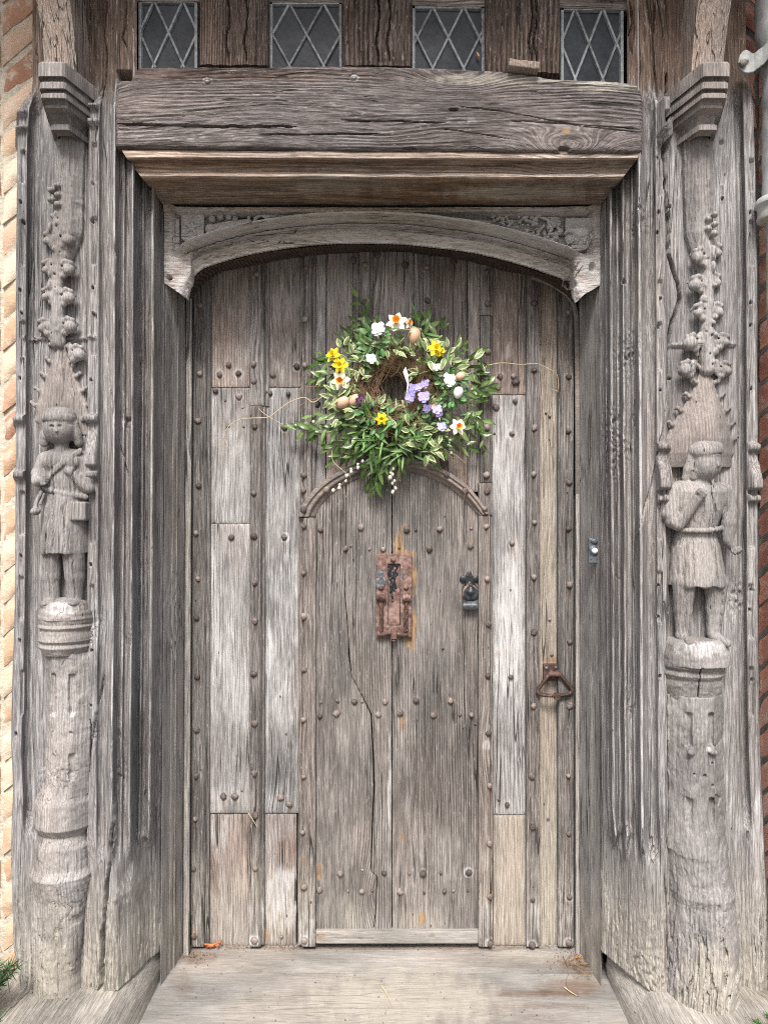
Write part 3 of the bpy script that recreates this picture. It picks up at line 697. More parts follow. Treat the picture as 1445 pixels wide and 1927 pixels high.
hood(post_r, (1340, 660), 878, [1337, 1333, 1325, 1312, 1296, 1279, 1265, 1257, 1256], [1344, 1347, 1354, 1364, 1375, 1384, 1390, 1393, 1394], (1326, 868, 44, 48), [12, 16, 21, 26, 31, 36, 38, 35, 26])
# figures
def checks(cv, L, w=1.1, d=6):
    x_ = cv.ax[0].reshape(-1,1,1); z_ = cv.ax[2].reshape(1,1,-1)
    for (x, a, b_) in L:
        c = x+3*fbm(z_/16, z_*0, int(x))+(z_-a)*.03; cv.f += (d*sst(w+.8, w-.6, np.abs(x_-c))*sst(a, a+12, z_)*sst(b_, b_-12, z_)).astype(np.float32)*.5
def fissures(cv, z0, z1, a, seed, sx=8., sz=120.):
    x_ = cv.ax[0].reshape(-1,1,1); z_ = cv.ax[2].reshape(1,1,-1); y_ = cv.ax[1].reshape(1,-1,1)
    n = fbm((x_+.7*y_)/sx+.5*fbm(z_/60, x_*0+seed, seed), z_/sz, seed, 2)
    cv.f += (a*sst(z0, z1, z_)*sst(.10, .0, np.abs(n))).astype(np.float32)
def face(cv, x, y, fz, s=1., o=1):
    cv.cap((x+2*o, fz-1, y-6), (x+3*o, fz+3, y+4), 2.4*s, 3.4*s, 3)      # worn nose
    for e in (-1, 1):
        cv.ell((x+e*9.5*s+1*o, fz+1, y-5), (5.2*s, 4, 3*s), 2, True); cv.ell((x+e*9.5*s+1*o, fz-3, y-4.6), (3.4*s, 3.8, 2*s), 1)
    cv.cap((x-5*s, fz+1, y+12), (x+7*s, fz+1, y+12), 1.3, 1.2, 1.2, True)
def fingers(cv, c, d, n=4, L=11, r=2.6, sp=4.2):
    for i in range(n):
        q = (i-(n-1)/2)*sp; l = L*(1, 1.12, 1.05, .85)[i % 4]
        px = (-d[1]*q, 0, d[0]*q)
        a = (c[0]+px[0], c[1]+3, c[2]+px[2]); m = (a[0]+d[0]*l*.55, a[1]+2, a[2]+d[1]*l*.55); e = (a[0]+d[0]*l, a[1]-3, a[2]+d[1]*l)
        cv.path([a, m, e], r, r*.8, .8)
    cv.path([(c[0]-d[1]*9, c[1]+3, c[2]+d[0]*9), (c[0]-d[1]*8+d[0]*7, c[1]+6, c[2]+d[0]*8+d[1]*7)], r, r*.8, 1)

cv = Carve(46, 172, -8, 84, 758, 1150, 1.25)
cv.cap((92,22,1036), (90,20,1085), 20, 17, 4); cv.cap((90,20,1085), (92,20,1130), 16.5, 13, 4)
cv.cap((133,22,1036), (134,20,1085), 21, 18, 4); cv.cap((134,20,1085), (134,20,1130), 17.5, 14, 4)
cv.ell((91,28,1136), (14,20,8), 4); cv.ell((135,28,1136), (15,20,8), 4)
cv.sect(932, 1041, lambda z: (np.interp(z,[932,1040],[117,112]), 6+0*z, np.interp(z,[925,960,1040],[38,42,47]), np.interp(z,[925,1040],[36,45])), 2)
for i, x in enumerate((88, 130)): cv.cap((105+(x-112)*.7, 36, 955), (x, 42, 1038), 3, 7, 8)
cv.sect(843, 935, lambda z: (np.interp(z,[843,935],[112,118]), 6+0*z, np.interp(z,[843,850,862,900,935],[26,40,46,44,40]), np.interp(z,[843,860,900,935],[24,36,38,33])), 6)
cv.ell((100,34,868), (20,14,16), 8); cv.ell((133,34,868), (18,12,16), 8)
cv.cap((76,16,862), (64,18,890), 14, 11.5, 5); cv.cap((64,20,890), (68,32,906), 11, 9.5, 4); cv.cap((68,32,906), (82,42,904), 9, 7.5, 3)
fingers(cv, (84,44,903), (1, .02), 4, 9, 2.6, 4)
cv.cap((148,18,862), (160,20,900), 14, 13, 6); cv.cap((160,24,918), (136,38,890), 12, 9, 5); cv.ell((132,41,887), (9,8,8), 3)

for q in (0, 4): cv.path([(150,33,846+q), (134,43,860+q), (112,45,879+q), (92,41,897+q)], 3.8, 3.8, 1.2)
cv.path([(80,22,916), (95,35,922), (120,38,929), (158,28,935)], 6, 6, 1.6)
cv.path([(75,28,925), (66,30,945), (64,32,960)], 3.4, 4, 1); cv.ell((66,34,962), (9,10,8), 2); cv.path([(82,34,930), (76,34,948)], 2.6, 2.6, 1)
cv.box((149,32,962), (15,14,18), 4, 2)
cv.cap((112,26,846), (112,26,832), 13, 13, 5)
cv.ell((110,31,806), (29,28,31), 3); face(cv, 113, 809, 55.5, .8, 1)
cv.path([(88,26,795), (83,24,815), (77,20,832)], 11, 9, 6); cv.path([(132,24,796), (137,22,815), (141,18,832)], 11, 8, 6)
for k in range(4): cv.path([(82+k*3-6, 37-k, 796), (78+k*3-5, 36, 832)], 1.3, 1.3, .6, True)
cv.ell((109,30,787), (31,31,19), 1.5); cv.ell((108,26,778), (28,27,14), 5)
cv.path([(80,34,795), (90,53,795), (110,62,796), (130,53,798), (140,34,799)], 1.5, 1.5, 1, True)
checks(cv, [(100,850,1040),(124,940,1040),(140,850,930),(88,950,1130),(138,1045,1130)]); cv.rough(1.1, 6, 15, 31)
cv.build('carved_figure', M_carve, post_l, y0=-.437, base=(.10, .02, 0, 0), blobs=[(110,870,40,20,.25,0),(75,903,20,10,.3,0),(112,1136,50,8,.4,0)])

cv = Carve(1240, 1404, -8, 92, 822, 1222, 1.25)
cv.cap((1292,24,1098), (1291,20,1148), 22, 17, 4); cv.cap((1291,20,1148), (1290,20,1194), 17, 12, 4)
cv.cap((1352,24,1098), (1352,20,1148), 22, 17, 4); cv.cap((1352,20,1148), (1349,20,1194), 17, 12, 4)
cv.cap((1288,22,1200), (1294,48,1208), 10, 8, 5); cv.cap((1350,22,1200), (1364,46,1209), 10, 8, 5)
cv.sect(1000, 1103, lambda z: (np.interp(z,[1000,1103],[1320,1323]), 6+0*z, np.interp(z,[1000,1030,1103],[37,46,54]), np.interp(z,[1000,1103],[36,48])), 2)
for x in (1292, 1322, 1352): cv.cap((1320+(x-1320)*.7, 38, 1020), (x, 46, 1100), 3, 7, 8)
cv.sect(902, 1004, lambda z: (1322+0*z, 6+0*z, np.interp(z,[902,908,925,950,1000],[30,50,58,52,37]), np.interp(z,[902,925,960,1000],[26,40,42,34])), 7)
cv.cap((1278,20,925), (1266,24,968), 17, 16, 5); cv.ell((1272,28,982), (17,16,14), 4); cv.cap((1276,36,986), (1304,54,940), 13, 9.5, 3); cv.ell((1311,56,930), (10,10,11), 3)
fingers(cv, (1308,60,930), (.5, -.75), 4, 9, 2.8, 4.2)
cv.cap((1372,18,925), (1380,22,962), 16, 13, 5); cv.cap((1380,22,962), (1372,34,985), 13, 13, 3); cv.cap((1374,32,985), (1370,36,1015), 14, 11, 2); cv.cap((1370,36,1018), (1382,40,1034), 10, 8, 2)
fingers(cv, (1380,44,1032), (.5, .8), 4, 11, 3, 4.6)
cv.path([(1340,38,903), (1336,48,925), (1344,50,960)], 3, 2.6, 2); cv.path([(1286,34,998), (1305,46,998), (1322,50,998), (1342,46,996), (1358,34,994)], 5, 5, 1)
cv.cap((1325,24,905), (1325,24,892), 14, 14, 6)
cv.ell((1330,31,872), (28,27,32), 4); cv.cap((1341,52,866), (1343,56,876), 2.6, 3.4, 4)
cv.path([(1306,28,862), (1301,26,882), (1296,22,899)], 11, 8, 6); cv.path([(1316,38,862), (1310,36,884), (1307,32,898)], 8, 6, 4)
for k in range(4): cv.path([(1293+k*5, 44-k, 864), (1286+k*5, 42-k*1.5, 898)], 1.3, 1.3, .6, True)
cv.ell((1328,30,850), (31,30,20), 4); cv.box((1333,27,844), (25,21,12), 8, 8)
cv.path([(1296,34,870), (1306,50,863), (1325,61,858), (1345,55,855), (1359,36,854)], 1.5, 1.5, 1, True)
checks(cv, [(1300,1000,1100),(1338,905,1100),(1320,930,990),(1288,1105,1190),(1356,1105,1190)]); cv.rough(1.2, 6, 15, 37)
cv.build('carved_figure', M_carve, post_r, y0=-.437, base=(.16, .03, 0, 0), blobs=[(1320,912,60,10,.3,0),(1320,1060,50,50,.15,1)])

# pedestals
cv = Carve(52, 176, -8, 80, 1122, 1250, 1.4)
cv.sect(1136, 1166, lambda z: (114+0*z, 4+0*z, np.interp(z,[1130,1140,1152,1166],[34,44,50,52]), np.interp(z,[1130,1140,1166],[34,46,56])), 6)
cv.sect(1160, 1234, lambda z: (114+0*z, 4+0*z, np.interp(z,[1160,1172,1176,1180,1186,1206,1212,1218,1222,1234],[51,51,48,53,48,52,47,52,49,42]), np.interp(z,[1160,1176,1180,1186,1206,1212,1218,1234],[56,52,58,53,57,52,56,46])), 1.5)
cv.ell((112,20,1138), (44,30,12), 8)
cv.rough(1.2, 12, 5, 41); cv.build('pedestal', M_carve, post_l, y0=-.437, base=(.05,.05,0,0), blobs=[(115,1146,50,14,.85,0)])
cv = Carve(1246, 1394, -8, 96, 1196, 1330, 1.4)
cv.sect(1204, 1252, lambda z: (1318+0*z, 4+0*z, np.interp(z,[1200,1212,1235,1252],[46,60,66,63]), np.interp(z,[1200,1212,1252],[44,60,70])), 7)
cv.sect(1245, 1322, lambda z: (1313+0*z, 4+0*z, np.interp(z,[1245,1256,1262,1270,1280,1290,1322],[60,60,55,60,54,58,50]), np.interp(z,[1245,1256,1262,1270,1280,1322],[64,62,56,60,54,44])), 2)
cv.box((1307,60,1292), (1.6,20,42), 1, .6, True)
cv.rough(1.3, 12, 6, 43); cv.build('pedestal', M_carve, post_r, y0=-.437, base=(.1,.05,0,0), blobs=[(1320,1222,60,18,.85,0)])

# lower shafts and trunk bases
cv = Carve(34, 178, -10, 66, 1228, 1905, 1.5)
octa(cv, 1230, 1500, [(1230,120,44),(1300,121,43),(1500,119,42)])
for x in (101, 137):
    for a, b_ in ((1268,1343),(1418,1470)): cv.box((x, 46, (a+b_)/2), (5.5, 11, (b_-a)/2), 3.5, 2, True)
    cv.ell((x, 46, 1345), (6, 6, 4), 1.5, True); cv.ell((x-1, 46, 1378), (3.2, 9, 3.2), 1, True); cv.ell((x-2, 46, 1512), (3, 9, 3), 1, True)
for x in (102, 132): cv.path([(x-12,43,1250),(x-6,44,1240),(x+6,44,1240),(x+12,43,1250)], 1.4, 1.4, .6, True)
cv.f += (3.2*np.exp(-(((cv.ax[0].reshape(-1,1,1)-115)/34)**2+((cv.ax[2].reshape(1,1,-1)-1465)/26)**2))*np.abs(fbm(cv.ax[0].reshape(-1,1,1)/8, cv.ax[2].reshape(1,1,-1)/8, 5))).astype(np.float32)*2
zz = [1480,1498,1515,1560,1578,1600,1640,1654,1700,1800,1905]
Lx = [80,62,53,51,60,53,51,45,50,48,50]; Rx = [158,160,163,164,150,158,155,163,152,142,138]; Fw = [34,42,50,53,39,46,46,56,46,44,40]
cv.sect(1484, 1893, lambda z: (np.interp(z,zz,(np.array(Lx)+np.array(Rx))/2), 2+0*z, np.interp(z,zz,(np.array(Rx)-np.array(Lx))/2), np.interp(z,zz,Fw)), 4)
x_ = cv.ax[0].reshape(-1,1,1); z_ = cv.ax[2].reshape(1,1,-1); y_ = cv.ax[1].reshape(1,-1,1)
cv.f += (sst(1640,1860,z_)*4.5*np.abs(fbm((x_+.7*y_)/7, z_/95, 61, 3))+sst(1860,1893,z_)*7*np.abs(fbm((x_+.5*y_)/9, z_/60, 66, 3))).astype(np.float32)
fissures(cv, 1600, 1800, 5., 61); fissures(cv, 1240, 1320, 1.6, 64, 14.); cv.rough(2.0, 10, 14, 53); cv.build('shaft_and_base', M_carve, post_l, y0=-.437, base=(0,.05,0,0), blobs=[(101,1346,8,5,1,0),(137,1346,9,5,1,0),(100,1530,50,10,.4,0),(100,1655,50,7,.5,0),(95,1850,60,90,.9,1),(95,1740,60,60,.35,1)])
cv = Carve(1244, 1424, -10, 112, 1308, 1990, 1.7)
octa(cv, 1310, 1600, [(1310,1314,52),(1420,1315,53),(1600,1318,54)])
for x in (1291, 1332):
    for a, b_ in ((1338,1402),(1496,1560)): cv.box((x, 54, (a+b_)/2), (6, 12, (b_-a)/2), 4, 2, True)
    cv.ell((x+2, 56, 1410), (9, 6, 6), 3)
for x, y in ((1288,1426),(1334,1432),(1278,1444),(1300,1452),(1320,1456),(1344,1456),(1288,1466),(1334,1474)): cv.ell((x, 56, y), (2.6, 9, 2.6), 1, True)

zz = [1500,1545,1580,1600,1660,1684,1700,1760,1850,1990]
Lx = [1290,1272,1264,1262,1268,1268,1272,1266,1262,1258]; Rx = [1344,1362,1374,1378,1386,1392,1390,1398,1400,1404]; Fw = [30,48,60,64,66,74,71,78,88,96]
cv.sect(1500, 1985, lambda z: (np.interp(z,zz,(np.array(Lx)+np.array(Rx))/2), 0*z, np.interp(z,zz,(np.array(Rx)-np.array(Lx))/2), np.interp(z,zz,Fw)), 14)
x_ = cv.ax[0].reshape(-1,1,1); z_ = cv.ax[2].reshape(1,1,-1); y_ = cv.ax[1].reshape(1,-1,1)
cv.f += (sst(1690,1880,z_)*6*np.abs(fbm((x_+.6*y_+.12*(z_-1700))/9, z_/110, 71, 3))).astype(np.float32)
for p in ([(1268,40,1590),(1285,58,1680),(1312,72,1770),(1330,84,1860),(1332,92,1960)], [(1340,80,1700),(1348,88,1800),(1352,96,1900)]): cv.path(p, 2.6, 3, 1, True)
fissures(cv, 1600, 1820, 6., 71); fissures(cv, 1320, 1400, 1.8, 74, 14.); cv.rough(2.4, 10, 16, 57); cv.build('shaft_and_base', M_carve, post_r, y0=-.437, base=(0,.05,0,0), blobs=[(1334,1410,14,8,.9,0),(1290,1410,14,6,.5,0),(1340,1860,70,90,.8,1),(1320,1580,40,20,.25,0),(1330,1720,50,12,.3,0)])

# capitals
def capital(parent, sx, label=None):
    L = [(116,.592,1),(119,.6,1.02),(143,.6,1.02),(147,.580,.93),(152,.580,.93),(155,.592,.99),(166,.592,.99),(170,.572,.9),(174,.575,.91),(176,.586,.95),(184,.586,.95),(188,.566,.86),(196,.562,.84),(199,.568,.86),(203,.566,.85),(206,.556,.8),(216,.535,.7),(228,.522,.64),(232,.520,.63),(235,.538,.72),(244,.538,.72),(248,.512,.6),(256,.505,.55)]
    V = []; Fc = []; n = 9
    for (py, yf, k) in L:
        z = CAMZ+(CYP-py)/F*(2.9-yf)
        w1 = .037*k; fy = -yf; sp = .29; b_ = (yf-.40)
        pts = [(-w1-b_*sp, -.40), (-w1-b_*sp*.5, -.40-b_*.5), (-w1-.002, fy+.004), (-w1+.004, fy), (0, fy-.0005), (w1-.004, fy), (w1+.002, fy+.004), (w1+b_*sp*.5, -.40-b_*.5), (w1+b_*sp, -.40)]
        for (x, y) in pts:
            q = .0018*float(fbm(x*90+py*.4, z*50, 5)); V.append((sx*(.9925)+(x+q)*1.0, y+q, z))
    for i in range(len(L)-1):
        for k in range(n-1): Fc.append((i*n+k, (i+1)*n+k, (i+1)*n+k+1, i*n+k+1))
    Fc.append(tuple(range(n)))
    return mk('capital', V, Fc, M_carve, parent, wear=np.tile([.2,0,.1,0], (len(V), 1)), sharp=28)
capital(post_l, -1); capital(post_r, 1)

# ---------------------------------------------------------------- the door frame: jambs, arched head, moulded lintel
frame = thing('door_frame', (0, -.12, 0), 'moulded oak door frame with low arched carved head around the plank door', 'door frame')
def strip_sheet(name, cols, z0, z1, mat, parent, sh0=(0, 0), n=300, seed=0, blobs=None, base=(0,0,0,0), thick=.03, amp=.0012):
    """upright piece: cols (px, y) listed left to right, shift of the left and right edge at the floor"""
    us = np.array([c[0] for c in cols], float); yv = np.array([c[1] for c in cols], float)
    U = np.unique(np.concatenate([np.linspace(us[0], us[-1], max(6, int((us[-1]-us[0])/1.6))), us]))
    z = np.linspace(z1, z0, n); UU, Z = np.meshgrid(U, z); Y = np.interp(UU, us, yv)
    fr = (UU-us[0])/(us[-1]-us[0]); k = np.clip((2.3-Z)/2.3, 0, 1)
    PX = UU+k*(sh0[0]*(1-fr)+sh0[1]*fr)
    Y = Y-amp*2*fbm(UU/9, Z*9, seed, 3)-amp*fbm(UU/3, Z*3+seed, seed+3, 3)
    X = (PX-CX)/F*(np.interp(UU, us, yv)-CAMY)+.0012*fbm(Z*6, UU*0+seed, seed)
    return sheet(name, X, Y, Z, mat, parent, thick, blobs, base)
strip_sheet('jamb', [(309,-.20),(311.4,-.205),(312,-.24),(313,-.238),(326,-.17),(328,-.166),(334,-.138),(336,-.142),(339,-.105),(347,-.062),(349.5,-.05)], 0, 2.62, M_jamb, frame, (-10, -6), seed=2, blobs=[(330,1790,25,120,.7,1),(318,1650,8,30,.5,1)])
strip_sheet('rim', [(350.5,-.052),(351.5,-.06),(357,-.062),(361,-.058),(362,-.03)], 0, 2.55, M_jamb, frame, (-6, -5), seed=4, blobs=[(355,1740,10,60,.6,1),(356,700,4,30,.6,1),(354,1000,4,60,.5,1)])
strip_sheet('jamb', [(1091,-.05),(1093,-.06),(1100,-.10),(1110,-.158),(1112,-.166),(1122,-.222),(1125,-.24),(1125.6,-.205),(1127.5,-.20)], 0, 2.62, M_jamb, frame, (0, 5), seed=6, blobs=[(1112,1790,25,80,.7,1)])

AF = np.array([(350,560),(354,546),(359,532),(370,519),(384,507),(403,500),(424.6,493),(474,480.5),(537,469.7),(611,462),(705,460),(778,463.5),(856,473),(918,484),(980,501),(1027,516),(1055,526),(1072,540),(1086,566)], float)
AB = np.array([(364,562),(370,550),(381,538),(400,522),(424.6,510),(471,501),(518,491),(580,482),(642.6,477),(751,474),(793,479),(871,490),(949,510),(996,519.5),(1042,544),(1062,556),(1076,572)], float)
def curve(P, n):
    Q = np.array([(v.x, v.y) for v in smooth_path([(p[0], p[1], 0) for p in P], 8)]); L = np.concatenate([[0], np.cumsum(np.hypot(*np.diff(Q, axis=0).T))])
    s = np.linspace(0, L[-1], n); return np.stack([np.interp(s, L, Q[:,0]), np.interp(s, L, Q[:,1])], 1)
af = curve(AF, 220); ab = curve(AB, 220)
U = np.concatenate([np.linspace(311, 350, 20)[:-1], np.linspace(350, 1086, 420), np.linspace(1086, 1127, 20)[1:]])
tipx = [311, 322, 331, 340, 350]; tipy = [534, 541, 547, 553, 560]
bot = np.where(U < 350, np.interp(U, tipx, tipy)+1.5*fbm(U/4, U*0, 3), np.where(U > 1086, np.interp(U, [1086, 1100, 1112, 1127], [566, 553, 547, 538]), np.interp(U, af[:,0], af[:,1])))
tt = np.linspace(0, 1, 90); PY = 386+(bot[None]-386)*tt[:, None]; PX = np.repeat(U[None], 90, 0)
best = np.full(PX.shape, 1e9)
for k in range(0, 220, 2): best = np.minimum(best, np.hypot(PX-af[k,0], PY-af[k,1]))
dd = best
Y = np.interp(dd, [0,1.5,17,19,21.5,24,34,42,44.5,47,50,54,58,61,64,400], [-.176,-.186,-.222,-.236,-.190,-.195,-.205,-.228,-.205,-.262,-.292,-.302,-.294,-.262,-.205,-.203])
side_ = (np.abs(PX-720) > 352); 
tip = np.maximum(sst(386, 398, np.abs(PX-720)), sst(352, 362, np.abs(PX-720))*sst(462, 486, PY)); Y = Y*(1-tip)+tip*np.interp(dd, [0, 10, 60], [-.212, -.238, -.252])
rail = sst(8, 4, np.abs(PY-392)); Y = np.minimum(Y, -.262*rail-.20*(1-rail))
Y = Y-.003*fbm(PX/60, PY/14, 3)-.003*fbm(PX/14, PY/6, 5)+.012*np.clip(1-np.hypot(PX-530, (PY-455)*.8)/9, 0, 1)*2
Y = Y+.05*sst(1.1, .6, np.hypot((PX-1070)/16, (PY-534)/9))+.03*sst(1.2, .6, np.hypot((PX-320)/5, (PY-524)/4))+.02*sst(1.2, .4, np.hypot((PX-1112)/6, (PY-505)/9))
for x in (1092, 1104): Y = Y+.008*sst(2, .8, np.abs(PX-x+(PY-490)*.7))*sst(46, 40, dd)
hw_ = lambda X_, Y_, Z_, bl_: wearof(X_, Y_, Z_, bl_)+np.stack([.8*np.exp(-((dd-18.5)/2.2)**2)+.7*np.exp(-((dd-53)/4)**2)+.3*np.exp(-((dd-1.5)/2)**2), 0*dd, .35*np.exp(-((dd-31)/9.)**2), 0*dd], -1)  # pale lines along the rib edges: highlights painted into the limewash channel
dS = np.interp(dd, [0,45,60,400], [2.722,2.655,2.625,2.665]); dS = dS*(1-tip)+2.66*tip; _hx, _hz = (PX-CX)/F*dS, CAMZ-(PY-CYP)/F*dS
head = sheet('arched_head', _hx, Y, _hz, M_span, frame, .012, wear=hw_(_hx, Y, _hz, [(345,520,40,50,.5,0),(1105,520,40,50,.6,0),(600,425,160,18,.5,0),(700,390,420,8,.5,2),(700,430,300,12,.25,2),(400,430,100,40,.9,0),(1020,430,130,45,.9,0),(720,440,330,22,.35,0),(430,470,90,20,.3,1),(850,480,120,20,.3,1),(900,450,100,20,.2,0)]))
# soffit of the arch: its shade is put into the dark wood colour
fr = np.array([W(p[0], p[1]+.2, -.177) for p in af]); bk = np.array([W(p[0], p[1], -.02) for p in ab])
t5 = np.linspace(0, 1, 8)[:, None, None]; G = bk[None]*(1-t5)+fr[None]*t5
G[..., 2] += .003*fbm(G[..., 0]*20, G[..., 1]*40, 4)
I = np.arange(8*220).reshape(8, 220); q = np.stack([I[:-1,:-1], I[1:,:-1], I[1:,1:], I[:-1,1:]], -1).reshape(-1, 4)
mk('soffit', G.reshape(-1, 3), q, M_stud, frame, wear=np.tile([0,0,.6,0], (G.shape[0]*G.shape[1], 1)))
# the rim following the arch at the door
rp = [(1088,1300),(1087.5,900),(1086,640),(1083,585),(1074,562),(1058,547),(1036,534),(1000,521)]
rc = curve(rp, 120)
V, Fc = tube([W(p[0]-1, p[1], -.040) for p in rc], .0095, 8); mk('rim', V, Fc, M_arch, frame, wear=np.tile([.1,0,.2,0], (len(V), 1)))
strip_sheet('rim', [(1082,-.03),(1083,-.052),(1088,-.055),(1090,-.05)], 0, 1.7, M_jamb, frame, (0, 1), seed=9)

# carvings in the spandrels
cv = Carve(326, 612, -6, 26, 392, 470, 1.0)
x_ = cv.ax[0].reshape(-1,1,1); y_ = cv.ax[1].reshape(1,-1,1); z_ = cv.ax[2].reshape(1,1,-1)
hw = np.interp(z_, [400,448,462], [22,21,2]); dsh = np.maximum(np.maximum(np.abs(x_-362)-hw, np.abs(z_-431)-30), np.abs(y_)-9); cv._put((slice(None),)*3, dsh.astype(np.float32), 1, False)
for k in range(5):
    a = R(-90+72*k+6); cv.cap((361,11,427), (361+18*math.cos(a), 10.5, 427+18*math.sin(a)), 4.8, 1.2, .6)
cv.box((333,0,440), (4,9,30), 2, 1)
for x, y, r in ((398,410,7),(414,406,6.5),(430,407,6),(442,410,5)): cv.ell((x,4,y), (r,9,r), 1.5); cv.ell((x,13,y), (2.4,5,2.4), 1, True)
cv.ell((396,6,430), (11,11,10), 2)
for k in range(3): cv.path([(404,8,424+k*7),(430,9,418+k*4),(462,8,414+k*4),(472,8,416+k*2)], 3.2, 2.2, .7)
cv.path([(392,8,438),(400,10,446),(412,8,442)], 4, 3, 1)
cv.path([(468,8,408),(470,9,424)], 3, 3, .7); cv.path([(478,8,424),(480,8,410),(492,9,404),(504,9,412),(498,9,422),(484,9,421)], 3, 3, .6)
cv.path([(500,8,406),(520,9,403),(545,8,404),(560,8,408)], 3.6, 3, 1); cv.path([(503,8,414),(530,9,412),(556,7,410)], 2.6, 2, 1)
cv.path([(560,7,408),(566,8,402),(574,8,404),(572,7,409)], 2.2, 2.2, .6); cv.path([(575,7,408),(584,7,403),(596,7,403)], 2.2, 2, .6)
cv.rough(.7, 6, 6, 81)
cv.build('spandrel_carving', M_span, frame, y0=-.220, ppm=1450/2.66, base=(.8,0,0,0))
cv = Carve(912, 1126, -6, 30, 392, 486, 1.0)
rr = random.Random(4)
for k in range(170):
    x = rr.uniform(925, 1052); y = rr.uniform(404, 452)
    if y > 412+(x-925)*.36 or y < 400: continue
    cv.ell((x, rr.uniform(1, 4), y), (rr.uniform(2.4, 4.2), 5, rr.uniform(2.4, 4.)), 1.2)
for x, y, r in ((1050,418,7),(1054,434,6.5),(1046,446,6),(1040,408,6)): cv.ell((x,4,y), (r,10,r), 1.2); cv.ell((x,14,y), (2.3,5,2.3), 1, True)
cv.path([(1012,6,404),(1030,8,412),(1038,8,430),(1030,7,446)], 3, 3, 1)
cv.ell((1090,4,444), (26,9,27), 2); cv.box((1092,2,424), (28,7,16), 3, 2)
cv.ell((1092,14,438), (17,8,10), 2); cv.ell((1074,14,436), (8,7,6), 2); cv.cap((1068,14,434), (1062,12,440), 4, 2.4, 1.5)
for x in (1078,1088,1102): cv.path([(x,13,446),(x-3,13,456),(x-7,12,457)], 2.8, 2, 1)
cv.path([(1106,12,436),(1113,12,446),(1108,12,456)], 3, 2, 1); cv.path([(1074,15,430),(1078,14,425)], 2.4, 1.6, 1)
cv.rough(.9, 5, 5, 83)
cv.build('spandrel_carving', M_span, frame, y0=-.220, ppm=1450/2.66, base=(.8,0,0,0))

# moulded lintel over the arch
prof = [(277,-.44),(281,-.458),(284,-.468),(296,-.472),(300,-.466),(302,-.448),(306,-.436),(312,-.431),(320,-.429),(324,-.432),(327,-.442),(331,-.444),(336,-.436),(340,-.412),(346,-.382),(354,-.352),(363,-.328),(372,-.308),(378,-.292),(383,-.270),(385.5,-.248),(387,-.20)]
pu = np.arange(len(prof)); uu = np.linspace(0, len(prof)-1, 64)
ppy = np.interp(uu, pu, [p[0] for p in prof]); pyy = np.interp(uu, pu, [p[1] for p in prof])
s_u = np.linspace(0, 1, 420)[None]
XL = (np.interp(ppy, [277,300,386,387], [226,240,308,309])-CX)/F*(pyy-CAMY); XR = (np.interp(ppy, [277,300,386,387], [1207,1198,1128,1127])-CX)/F*(pyy-CAMY)
X = XL[:, None]*(1-s_u)+XR[:, None]*s_u
Y = pyy[:, None]+0*X; Z = CAMZ-(ppy[:, None]-CYP)/F*(Y-CAMY)
Y = Y-.004*fbm(X*3, uu[:, None]/12, 41)-.0022*fbm(X*16, uu[:, None]/3, 43); Z = Z-.005*fbm(X*2.2, X*0, 45)-.003*(X/.8)*0
sheet('moulded_lintel', X, Y, Z, M_mould, frame, .1, blobs=[(900,360,260,26,.9,2),(500,310,300,14,.6,2),(980,362,160,16,.7,1),(400,345,160,20,.4,2),(700,292,500,8,.35,0),(700,331,500,5,.3,0),(1000,315,200,10,.5,2),(700,373,440,12,.6,2)])

# ---------------------------------------------------------------- the great beam, studs, brackets
bx = np.linspace(217, 1210, 640); tp = np.interp(bx, [217,222,250,254,262,500,640,780,860,920,975,1040,1100,1160,1196,1204,1210], [156,151,151,136,125.5,124,123.5,125,128,132,137,147,150,152,158,170,184])+.9*fbm(bx/16, bx*0, 3)
bt = np.interp(bx, [217,700,1210], [275,281.5,287])+1.1*fbm(bx/25, bx*0, 6)
t = np.linspace(0, 1, 110); PX = np.repeat(bx[None], 110, 0); PY = tp[None]*(1-t[:, None])+bt[None]*t[:, None]
e = np.minimum(PY-tp[None], bt[None]-PY); ex = np.minimum(PX-217, 1210-PX)
Y = -.482+.010*np.exp(-np.clip(e, 0, 99)/2.5)+.012*np.exp(-ex/3)-.006*fbm(PX/160, PY/50, 5)-.0025*fbm(PX/30, PY/6, 7)
def hcrack(PX, PY, pts, w, d):
    cy = np.interp(PX, [p[0] for p in pts], [p[1] for p in pts])+2*(vn(PX/22., PX*0, 3)-.5)
    tpq = sst(pts[0][0], pts[0][0]+25, PX)*sst(pts[-1][0], pts[-1][0]-25, PX); ww = w*.5*tpq*(.5+.9*vn(PX/40., PX*0, 8))
    return d*sst(ww+1, ww-.6, np.abs(PY-cy))*(tpq > .02)
Y = Y+hcrack(PX, PY, [(219,233),(300,236),(420,239),(560,238)], 3.4, .02)+hcrack(PX, PY, [(480,254),(600,253),(720,251)], 1.6, .012)+hcrack(PX, PY, [(640,227),(760,229),(840,232)], 1.6, .012)+hcrack(PX, PY, [(830,243),(900,252),(960,262)], 1.1, .006)+hcrack(PX, PY, [(860,201),(960,213),(1100,240),(1200,250)], 1.1, .006)+hcrack(PX, PY, [(960,228),(1050,233),(1208,245)], 1.1, .007)
for x, y, r in ((391,151,6),(666,146,5.5)): q = np.hypot(PX-x, PY-y); Y = Y-.006*sst(r, r-2, q)+.004*np.exp(-((q-r-1)/1.5)**2)
Y = Y+.02*sst(1.2, .5, np.hypot((PX-853)/9, (PY-207)/3))+.02*sst(1.2, .5, np.hypot((PX-1061)/11, (PY-281)/5))
X = (PX-CX)/F*2.42; Z = CAMZ-(PY-CYP)/F*2.42
